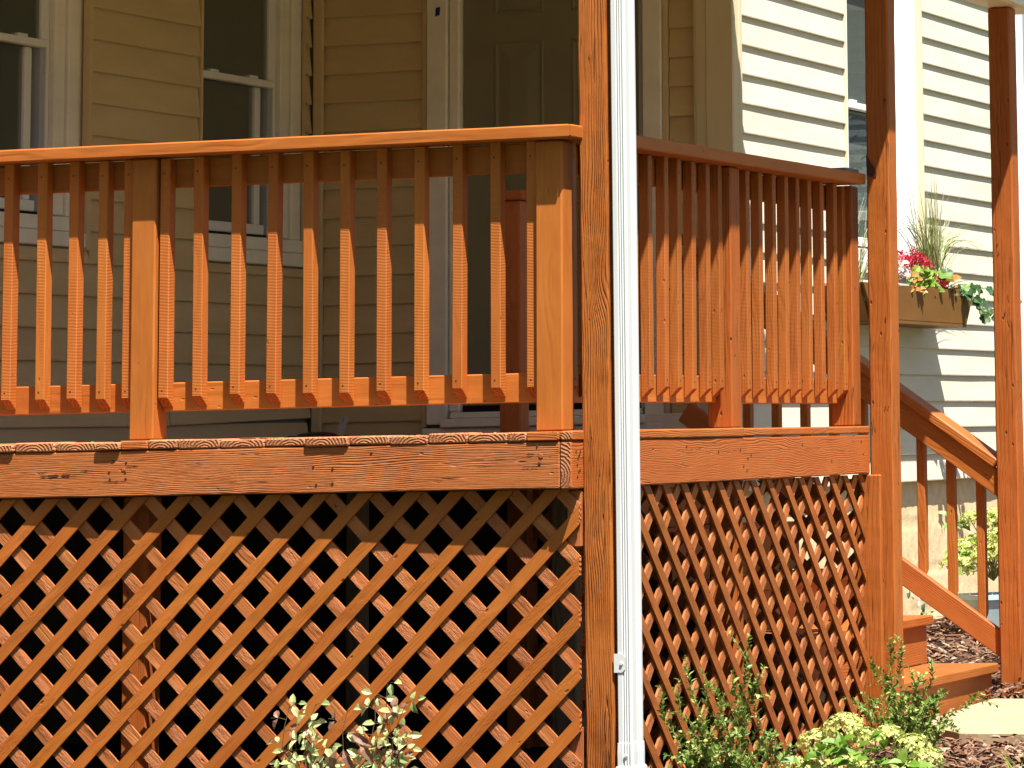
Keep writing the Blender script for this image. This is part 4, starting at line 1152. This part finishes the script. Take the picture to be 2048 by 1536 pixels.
# ------------------------------------------------------------------ shrubs by the side lattice
random.seed(51)
def sprig_shrub(base, tips, label, n_extra, spread, hmin, hmax, leaf, dens):
    n_extra = int(n_extra * 1.25)
    t = thing('boxwood_shrub', label, 'shrub', base, 'small leaved shrubs by the lattice')
    sm, lm = LeafMesh(), LeafMesh()
    tp = [Vector(q) for q in tips]
    for _ in range(n_extra):
        tp.append(Vector((base[0] + random.gauss(0, spread), base[1] + random.gauss(0, spread * .8), random.uniform(hmin, hmax))))
    for q in tp:
        root = Vector(base) + Vector((random.uniform(-.05, .05), random.uniform(-.05, .05), 0))
        c = curve(root, q, (random.uniform(-.03, .03), random.uniform(-.03, .03), .02), 10, .05)
        sm.tube(c, .0028, .0010)
        L = sum((c[i + 1] - c[i]).length for i in range(10))
        nl = int(L * dens)
        for i in range(nl):
            tt = .22 + .78 * (i / nl) ** .9
            p, d = along(c, min(.999, tt))
            a = i * 1.5708 + random.uniform(-.4, .4)
            o = d.orthogonal().normalized(); o = Matrix.Rotation(a, 3, d) @ o
            for s in (1, -1):
                dd = (o * s + d * random.uniform(.5, 1.1)).normalized()
                sz = leaf * random.uniform(.7, 1.2) * (1.0 if tt < .9 else .7)
                lm.leaf(p, dd, d, sz, sz * .52, .18, random.uniform(-.1, .2))
            if random.random() < .09 and tt > .35 and tt < .85:      # side twig
                e = p + (o * random.uniform(.04, .09) + d * random.uniform(.03, .09))
                c2 = curve(p, e, (0, 0, .008), 4, .01); sm.tube(c2, .0015, .0006, 3)
                for m_ in range(9):
                    p2, d2 = along(c2, .2 + .79 * m_ / 9)
                    o2 = Matrix.Rotation(m_ * 1.9, 3, d2) @ d2.orthogonal().normalized()
                    lm.leaf(p2, (o2 + d2 * .8), d2, leaf * .8, leaf * .42, .18)
    sm.build('stem', M['stem'], t); kind(lm.build('foliage', M['lf_box'], t), 'stuff')
def near(p, yref, ynew):
    """slide a measured point along its own sight line to another distance"""
    C = Vector((4.7386, -10.9131, -.0235)); p = Vector(p); k = (ynew - C.y) / (yref - C.y)
    return C + (p - C) * k
tA = [(-.043, 1, -.719), (-.087, 1, -.822), (-.133, 1, -.814), (.009, 1, -.759), (.181, 1, -.654), (.231, 1, -.752), (.12, 1, -.767), (.094, 1, -.838), (.196, 1, -.861), (.20, 1, -.80), (.05, 1, -.80)]
tA = [near(q, 1.0, .42 + random.uniform(-.06, .06)) for q in tA]
bA = (.305, .42, gz(.3, .42))
sprig_shrub(bA, tA, 'tall leggy shrub with small leaves by the downspout and side lattice', 26, .10, -1.12, -.86, .024, 56)
tB = [(.082, 2.45, -.816), (.158, 2.45, -.743), (.201, 2.45, -.75), (.31, 2.45, -.825), (.268, 2.45, -.869), (.338, 2.45, -.938), (.052, 2.45, -.938), (.22, 2.45, -.84), (.13, 2.45, -.86)]
tB = [near(q, 2.45, 2.05 + random.uniform(-.06, .06)) for q in tB]
bB = (.36, 2.05, gz(.36, 2.05))
sprig_shrub(bB, tB, 'small leaved shrub growing at the foot of the middle post', 24, .10, -1.08, -.90, .024, 58)

# hydrangea mounds
def hydrangea(name, base, heads, leaves, label, cat='hydrangea', leafL=.075, fl=.012):
    t = thing(name, label, cat, base)
    sm, fm = LeafMesh(), LeafMesh()
    for (c, r) in heads:
        c = Vector(c)
        sm.tube(curve(base, c, (0, 0, .02), 5, .02), .004, .0025)
        h = LeafMesh()
        nf = int(150 * (r / .07) ** 2)
        for i in range(nf):
            d = rdir(.55)
            if d.z < -.35: continue
            p = c + Vector((d.x * r, d.y * r, d.z * r * .72)) * random.uniform(.80, 1.08)
            for k in range(4):
                o = Matrix.Rotation(k * 1.5708 + random.random(), 3, d) @ d.orthogonal().normalized()
                h.petal(p, o + d * random.uniform(.05, .45), d, fl * random.uniform(.7, 1.2), fl * .8)
        kind(h.build('flower_head', M['fl_hyd'], t), 'stuff')
    sm.build('stem', M['stem'], t)
    for (p, d, L) in leaves:
        leaf_obj('leaf', t, p, d, (random.uniform(-.3, .3), -.5, 1), L, L * .5, M['lf_hyd'])
    return t
random.seed(61)
hy = 1.25
hp = lambda x, z: near((x, 2.0, z), 2.0, hy + random.uniform(-.08, .08))
heads = [(hp(.144, -1.035), .075), (hp(.045, -1.085), .07), (hp(.22, -1.075), .06), (hp(-.035, -1.165), .055), (hp(.13, -1.175), .075), (hp(.22, -1.18), .065), (hp(.39, -1.10), .065), (hp(.44, -1.14), .055), (hp(.35, -1.17), .06), (hp(.30, -1.06), .055), (hp(.02, -1.17), .05), (hp(.30, -1.20), .06)]
lv = []
for (x, z) in ((.10, -1.11), (.13, -1.12), (.16, -1.10), (.17, -1.13), (.20, -1.10), (.08, -1.13), (.25, -1.06), (.24, -1.11), (.33, -1.13), (.36, -1.15), (.38, -1.14), (.0, -1.14), (-.02, -1.20), (.05, -1.19), (.28, -1.14), (.42, -1.19), (.19, -1.14), (.07, -1.10), (.30, -1.09), (.14, -1.08), (.22, -1.13), (.40, -1.16)):
    p = hp(x, z) + Vector((.02, -.10, 0))
    for k in range(2):
        lv.append((p, (random.uniform(-1, 1), random.uniform(-.9, .1), random.uniform(-.1, .7)), random.uniform(.055, .085)))
hb = near((.17, 2.0, -1.2), 2.0, hy); hb.z = gz(hb.x, hb.y)
hydrangea('hydrangea_shrub', hb, heads, lv, 'low lime flowered hydrangea in front of the side lattice', 'hydrangea')

# hydrangea in a pale pot at the far right
random.seed(63)
pot = thing('plant_pot', 'pale blue square pot behind the right hand post', 'pot', (-.78, 6.75, -.93))
Mp = Matrix.Translation((-.80, 6.75, -.995)) @ Matrix.Rotation(R(45), 4, 'Z') @ Matrix.Scale(.82, 4)
def potm():
    o = [(.12, 0.0), (.185, .235), (.195, .235), (.195, .262), (.17, .262), (.16, .20)]
    vs, fs = [], []
    for r, z in o:
        vs += [(r, r, z), (-r, r, z), (-r, -r, z), (r, -r, z)]
    for i in range(len(o) - 1):
        for k in range(4): fs.append((i * 4 + k, i * 4 + (k + 1) % 4, i * 4 + 4 + (k + 1) % 4, i * 4 + 4 + k))
    fs.append((0, 3, 2, 1)); b0 = (len(o) - 1) * 4
    from_py('vessel', vs, fs, M['pot'], pot, Mp)
    from_py('soil', [(.158, .158, .215), (-.158, .158, .215), (-.158, -.158, .215), (.158, -.158, .215)], [(0, 1, 2, 3)], M['soil'], pot, Mp)
potm()
ph = []
for k in range(22):
    a = random.uniform(0, 6.283); rr = random.uniform(.03, .15)
    ph.append((Vector((-.805 + math.cos(a) * rr, 6.75 + math.sin(a) * rr, -.60 + random.uniform(-.06, .17))), random.uniform(.05, .07)))
for k in range(4): ph.append((Vector((-.95 + .05 * k, 6.58, -.66 + random.uniform(-.03, .08))), .055))
pl_ = []
for k in range(50):
    a = random.uniform(0, 6.283); rr = random.uniform(.08, .24)
    pl_.append((Vector((-.80 + math.cos(a) * rr, 6.75 + math.sin(a) * rr, random.uniform(-.70, -.42))), (math.cos(a), math.sin(a) - .4, random.uniform(-.2, .6)), random.uniform(.05, .085)))
hydrangea('hydrangea_shrub', Vector((-.80, 6.75, -.72)), ph, pl_, 'yellow green hydrangea growing in the pale blue pot', 'hydrangea', .06, .013)

# rose bush before the front lattice
random.seed(71)
rose = thing('rose_bush', 'straggly pale leaved rose bush in front of the front lattice', 'rose bush', (-.57, -.38, gz(-.57, -.38)))
rs = LeafMesh()
ry = -.38
rtips = [(-.723, -.779), (-.634, -.772), (-.553, -.793), (-.409, -.715), (-.337, -.765), (-.393, -.865), (-.457, -.751), (-.714, -.879), (-.66, -.82), (-.43, -.80), (-.50, -.93), (-.62, -.90), (-.36, -.90), (-.74, -.94), (-.56, -.97), (-.47, -.95), (-.66, -.96), (-.40, -.95)]
nleaf = 0
for (x, z) in rtips:
    q = Vector((x, ry + random.uniform(-.05, .04), z))
    bx = -.66 if x < -.54 else -.45
    c = curve((bx + random.uniform(-.02, .02), ry, -1.25), q, (random.uniform(-.04, .04), 0, 0), 8, .06)
    rs.tube(c, .0026, .0009)
    k = 0
    for tt in (.48, .56, .64, .71, .78, .85, .92, .99):
        p, d = along(c, min(.995, tt))
        sgn = 1 if k % 2 else -1; k += 1
        side = Vector((sgn, random.uniform(-.7, .4), random.uniform(-.1, .5))).normalized()
        e = p + side * random.uniform(.03, .05)
        rs.tube([p, (p + e) / 2 + Vector((0, 0, .004)), e], .0010, .0006, 3)
        wil = random.random() < .18
        for (off, dv) in ((0, side), (.022, side.cross(Vector((0, -1, .3)))), (.022, -side.cross(Vector((0, -1, .3))))):
            if random.random() < .28: continue
            pp = e - side * off
            dv = (dv + side * .5 + Vector((0, 0, random.uniform(-.4, .1))) + rdir() * .25)
            L = random.uniform(.026, .040)
            leaf_obj('leaf', rose, pp, dv, (random.uniform(-.5, .5), -.9, .6 + random.uniform(-.5, .5)), L, L * .55, M['lf_wilt'] if wil else M['lf_rose']); nleaf += 1
rs.build('stem', M['stem_dark'], rose)
for (p, d) in (((-.565, ry - .03, -.90), (-.3, 0, -1)), ((-.545, ry - .03, -.90), (.5, 0, -1)), ((-.49, ry - .03, -.88), (.6, 0, -.9)), ((-.52, ry - .03, -.855), (.9, 0, -.5))):
    leaf_obj('leaf', rose, p, d, (0, -1, .3), .075, .026, M['lf_wilt'])
# grass tuft at the lower right, and a small seedling by the steps
random.seed(75)
tuft = thing('grass_tuft', 'thin tuft of grass in the mulch at the lower right corner', 'grass tuft', (.90, 1.55, -1.2))
lm = LeafMesh()
for k in range(16):
    b_ = Vector((.93 + random.uniform(-.03, .03), 1.55 + random.uniform(-.03, .03), -1.19)); e = b_ + Vector((random.uniform(-.12, .12), random.uniform(-.08, .08), random.uniform(.07, .15)))
    lm.blade(curve(b_, e, (0, 0, .015), 5, .0), .004)
kind(lm.build('blade', M['lf_lime'], tuft), 'stuff')
seed_ = thing('seedling', 'small green seedling by the foundation behind the steps', 'plant', (-1.22, 6.9, -.92))
for k in range(26):
    p = Vector((-1.20 + random.uniform(-.05, .08), 6.85 + random.uniform(-.2, .2), random.uniform(-.90, -.74)))
    leaf_obj('leaf', seed_, p, rdir(.6), (0, -.6, 1), random.uniform(.03, .05), .02, M['lf_ivy'] if k % 2 else M['lf_pink'])

# ------------------------------------------------------------------ flower box under the sunlit window
fb = thing('flower_box', 'brown wooden flower box fixed under the sunlit window', 'flower box', (-1.16, 6.9, .5))
def boxmesh():
    X0, X1 = -1.262, -1.055
    ya0, ya1, yb0, yb1 = 5.70, 7.330, 5.83, 7.210       # top ends, bottom ends: the ends slope inwards
    zt_, zb_ = .645, .487
    def slabq(name, a, b_, c, d, t):
        a, b_, c, d = map(Vector, (a, b_, c, d)); n = (b_ - a).cross(d - a).normalized() * t
        vs = [a, b_, c, d, a - n, b_ - n, c - n, d - n]
        u = (b_ - a).length
        us = [[(0, 0), (u, 0), (u, .16), (0, .16)], [(0, .16), (u, .16), (u, 0), (0, 0)]] + [[(0, 0), (.1, 0), (.1, .02), (0, .02)]] * 4
        from_py(name, vs, [(0, 1, 2, 3), (7, 6, 5, 4), (0, 4, 5, 1), (1, 5, 6, 2), (2, 6, 7, 3), (3, 7, 4, 0)], M['box_brown'], fb, uvs=us)
    slabq('front_panel', (X1, yb0, zb_), (X1, yb1, zb_), (X1, ya1, zt_), (X1, ya0, zt_), .018)
    slabq('end_panel', (X0, yb1, zb_), (X0, ya1, zt_), (X1 - .019, ya1 - .002, zt_), (X1 - .019, yb1 - .002, zb_), -.018)
    slabq('end_panel', (X0, yb0, zb_), (X1 - .019, yb0 + .002, zb_), (X1 - .019, ya0 + .002, zt_), (X0, ya0, zt_), -.018)
    slabq('bottom_panel', (X0, yb0, zb_ - .001), (X1 - .001, yb0, zb_ - .001), (X1 - .001, yb1, zb_ - .001), (X0, yb1, zb_ - .001), .016)
    from_py('potting_soil', [(X0, ya0 + .03, .628), (X1 - .02, ya0 + .03, .628), (X1 - .02, ya1 - .03, .628), (X0, ya1 - .03, .628)], [(0, 1, 2, 3)], M['mulch_base'], fb)
boxmesh()
random.seed(81)
def bx_pt(y, z, x=-1.13): return Vector((x, y, z))
# fountain grass
gr = thing('ornamental_grass', 'spiky fountain grass in the flower box', 'grass', (-1.15, 6.52, .63), 'plants in the flower box')
lm = LeafMesh()
for k in range(150):
    b_ = Vector((-1.15 + random.gauss(0, .018), 6.98 + random.gauss(0, .05), .63))
    a = random.uniform(0, 6.283); tilt = abs(random.gauss(0, .55)) ; H = random.uniform(.25, .66) if tilt < .5 else random.uniform(.28, .5)
    e = b_ + Vector((math.cos(a) * tilt * .30, math.sin(a) * tilt * 1.0, H * max(.25, 1 - tilt * .35)))
    e.x = min(max(e.x, -1.24), -1.12)
    lm.blade(curve(b_, e, (0, math.sin(a) * tilt * -.10, tilt * .13), 8, .0), random.uniform(.004, .0075))
kind(lm.build('blade', M['lf_grass'], gr), 'stuff')
gr2 = thing('ornamental_grass', 'thin grass at the near end of the flower box, half hidden by the middle post', 'grass', (-1.15, 5.80, .63), 'plants in the flower box')
lm = LeafMesh()
for k in range(60):
    b_ = Vector((-1.15 + random.gauss(0, .02), 5.80 + random.gauss(0, .04), .63)); a = random.uniform(0, 6.283)
    e = b_ + Vector((math.cos(a) * .1, math.sin(a) * .22, random.uniform(.15, .42))); e.x = max(e.x, -1.24)
    lm.blade(curve(b_, e, (0, 0, .03), 6, 0), .004)
kind(lm.build('blade', M['lf_grass'], gr2), 'stuff')
def flower_clump(name, label, cat, c, heads, mat, leafmat, r):
    t = thing(name, label, cat, c, 'plants in the flower box')
    sm = LeafMesh()
    for h in heads:
        h = Vector(h); sm.tube([Vector(c), (Vector(c) + h) / 2 + Vector((0, 0, .01)), h], .002, .0015, 3)
        lm = LeafMesh()
        for i in range(70):
            d = rdir(.3); lm.petal(h + d * r * random.uniform(.3, 1), d + rdir() * .7, rdir(), random.uniform(.010, .018), .011)
        kind(lm.build('flower_head', mat, t), 'stuff')
    for i in range(14):
        leaf_obj('leaf', t, Vector(c) + Vector((random.uniform(-.01, .03), random.uniform(-.09, .09), random.uniform(.0, .05))), rdir(.6) + Vector((.5, -.5, 0)), (.3, -.3, 1), random.uniform(.03, .05), .025, leafmat)
    sm.build('stem', M['stem'], t)
random.seed(83)
XF = -1.115
flower_clump('red_flower', 'crimson flowers above the middle of the flower box', 'flowers', (-1.12, 6.55, .63), [(XF, 6.60, .80), (XF, 6.66, .785), (XF - .02, 6.74, .775), (XF, 6.70, .74), (XF, 6.64, .755), (XF, 6.78, .755)], M['lf_red'], M['lf_lime'], .032)
flower_clump('red_flower', 'crimson flowers beside the middle post', 'flowers', (-1.12, 6.22, .63), [(XF, 6.40, .785), (XF, 6.46, .77), (XF, 6.52, .745), (XF, 6.55, .765)], M['lf_red'], M['lf_pink'], .028)
flower_clump('red_flower', 'crimson flowers low down next to the ivy', 'flowers', (-1.11, 6.78, .63), [(XF + .01, 6.82, .705), (XF + .01, 6.86, .68), (XF + .02, 6.92, .66)], M['lf_red'], M['lf_lime'], .026)
def leafy(name, label, cat, c, n, spread, L, mat, shape='oval', ratio=.8):
    t = thing(name, label, cat, c, 'plants in the flower box')
    sm = LeafMesh(); sm.tube([Vector(c), Vector(c) + Vector((.01, 0, .05)), Vector(c) + Vector((.02, -.01, .09))], .003, .002, 4); sm.build('stem', M['stem'], t)
    for i in range(n):
        p = Vector(c) + Vector((random.uniform(-.01, .035), random.uniform(-spread, spread), random.uniform(.005, .105)))
        l_ = L * random.uniform(.7, 1.2)
        leaf_obj('leaf', t, p, Vector((random.uniform(0, .8), random.uniform(-1, 1), random.uniform(-.3, .6))), (.5, -.6, .8 + random.uniform(-.5, .5)), l_, l_ * ratio, mat, shape)
leafy('chartreuse_plant', 'lime green leafy plant in the middle of the flower box', 'plant', (-1.11, 6.66, .615), 60, .15, .05, M['lf_lime'])
leafy('white_leaved_plant', 'white and pink leaved plant beside the middle post', 'plant', (-1.12, 6.33, .655), 26, .08, .045, M['lf_pink'])
leafy('coleus_plant', 'orange coleus by the lime green plant', 'plant', (-1.085, 6.45, .600), 9, .06, .045, M['lf_coleus'])
leafy('coleus_plant', 'orange coleus between the red flowers and the ivy', 'plant', (-1.085, 6.98, .595), 10, .035, .05, M['lf_coleus'])
ivy = thing('ivy', 'green ivy trailing over the right end of the flower box', 'ivy', (-1.12, 7.1, .63), 'plants in the flower box')
random.seed(87)
sm = LeafMesh()
for (path, n, L) in (([(-1.12, 7.02, .63), (-1.08, 7.12, .67), (-1.03, 7.2, .64), (-1.0, 7.26, .56), (-.99, 7.22, .49)], 14, .06),
                     ([(-1.12, 7.05, .63), (-1.08, 7.2, .68), (-1.0, 7.38, .66), (-.94, 7.52, .60), (-.93, 7.56, .58)], 13, .05),
                     ([(-1.12, 7.0, .63), (-1.05, 7.1, .65), (-1.0, 7.3, .58), (-.96, 7.36, .52)], 10, .055),
                     ([(-1.0, 7.40, .64), (-.96, 7.52, .66), (-.94, 7.60, .71)], 3, .05),
                     ([(-1.14, 6.90, .63), (-1.10, 6.98, .72), (-1.08, 7.0, .75)], 6, .07)):
    pts = [Vector(q) for q in path]; sm.tube(pts, .002, .001, 3)
    for i in range(n):
        p, d = along(pts, .1 + .88 * i / n)
        leaf_obj('leaf', ivy, p + rdir() * .012, Vector((.5, random.uniform(-1, 1), random.uniform(-1, .3))), (.7, -.8, .5 + random.uniform(-.6, .6)), L * random.uniform(.7, 1.15), L, M['lf_ivy'], 'lobed')
sm.build('stem', M['stem'], ivy)

# ------------------------------------------------------------------ beyond the house: an evergreen, what the panes mirror, and trees added to dim the front
random.seed(91)
def leaf_cloud_tree(name, label, base, h, r, n, mat, conic, trunk=.12):
    t = thing(name, label, 'tree', base)
    sm, lm = LeafMesh(), LeafMesh()
    b_ = Vector(base)
    sm.tube([b_, b_ + Vector((.03, .02, h * .5)), b_ + Vector((0, 0, h * .92))], trunk, trunk * .25, 7)
    clumps = []
    for k in range(46):
        f = random.uniform(.06, 1) if conic else random.uniform(.30, 1)
        rad = r * ((1 - f) * .95 + .08 if conic else math.sqrt(max(.05, 1 - ((f - .62) / .42) ** 2)))
        a = random.uniform(0, 6.283); q = random.uniform(.5, 1) * rad
        c = b_ + Vector((math.cos(a) * q, math.sin(a) * q, f * h)); clumps.append(c)
        sm.tube([b_ + Vector((0, 0, f * h * .85)), c], trunk * .22, trunk * .06, 4)
    for i in range(n):
        c = random.choice(clumps); s = r * .22
        p = c + Vector((random.gauss(0, s), random.gauss(0, s), random.gauss(0, s * .7)))
        lf_ = r * (.065 if conic else .10) * random.uniform(.6, 1.3)
        lm.leaf(p, rdir(), rdir(1), lf_, lf_ * (.3 if conic else .55))
    sm.build('trunk', M['old_wood'], t); kind(lm.build('crown', mat, t), 'stuff')
leaf_cloud_tree('evergreen_tree', 'blue green evergreen beyond the far corner of the house', (-.75, 10.3, -.85), 4.2, .75, 14000, M['lf_blue'], True, .06)
for i, (x, y, h) in enumerate(((-13, -21, 12), (-5, -27, 9), (4, -26, 9), (12, -26, 12), (2, 48, 10), (-22, -14, 12))):  # unseen trees, most of them added behind the camera to block skylight
    leaf_cloud_tree('unseen_tree', ['unseen tree added to block skylight, left of the tall pair', 'unseen tree added to block skylight, left one of the tall pair', 'unseen tree added to block skylight, right one of the tall pair', 'unseen tree added to block skylight, at the right end of the row', 'leafy tree far behind the blue grey house', 'unseen tree added at the left edge of the lawn'][i], (x, y, -.8), h, h * .42, 3600, M['lf_tree'], False, .2)
nb = thing('neighbour_house', 'blue grey neighbouring house with white window trim', 'house', (9.5, 33, -.7))
box('wall', (5.5, 13.5), (30, 38), (-.8, 4.6), M['grey_siding'], nb, 'x', .01)
from_py('roof', [(5.1, 29.6, 4.6), (13.9, 29.6, 4.6), (13.9, 38.4, 4.6), (5.1, 38.4, 4.6), (9.5, 29.6, 7.2), (9.5, 38.4, 7.2)], [(0, 1, 4), (2, 3, 5), (1, 2, 5, 4), (3, 0, 4, 5), (0, 3, 2, 1)], M['shingle'], nb)
for x in (6.7, 9.1, 11.5):
    wf = box('window', (x - .55, x + .55), (29.93, 29.999), (.6, 2.4), M['trim'], nb, 'x', .01)
    box('pane', (x - .45, x + .45), (29.90, 29.929), (.7, 2.3), M['black'], wf, 'x', .005)
for k in range(38):
    box('siding_board', (5.47, 13.53), (29.965, 30.02), (-.7 + k * .14, -.62 + k * .14), M['grey_siding'], nb, 'x', .004)
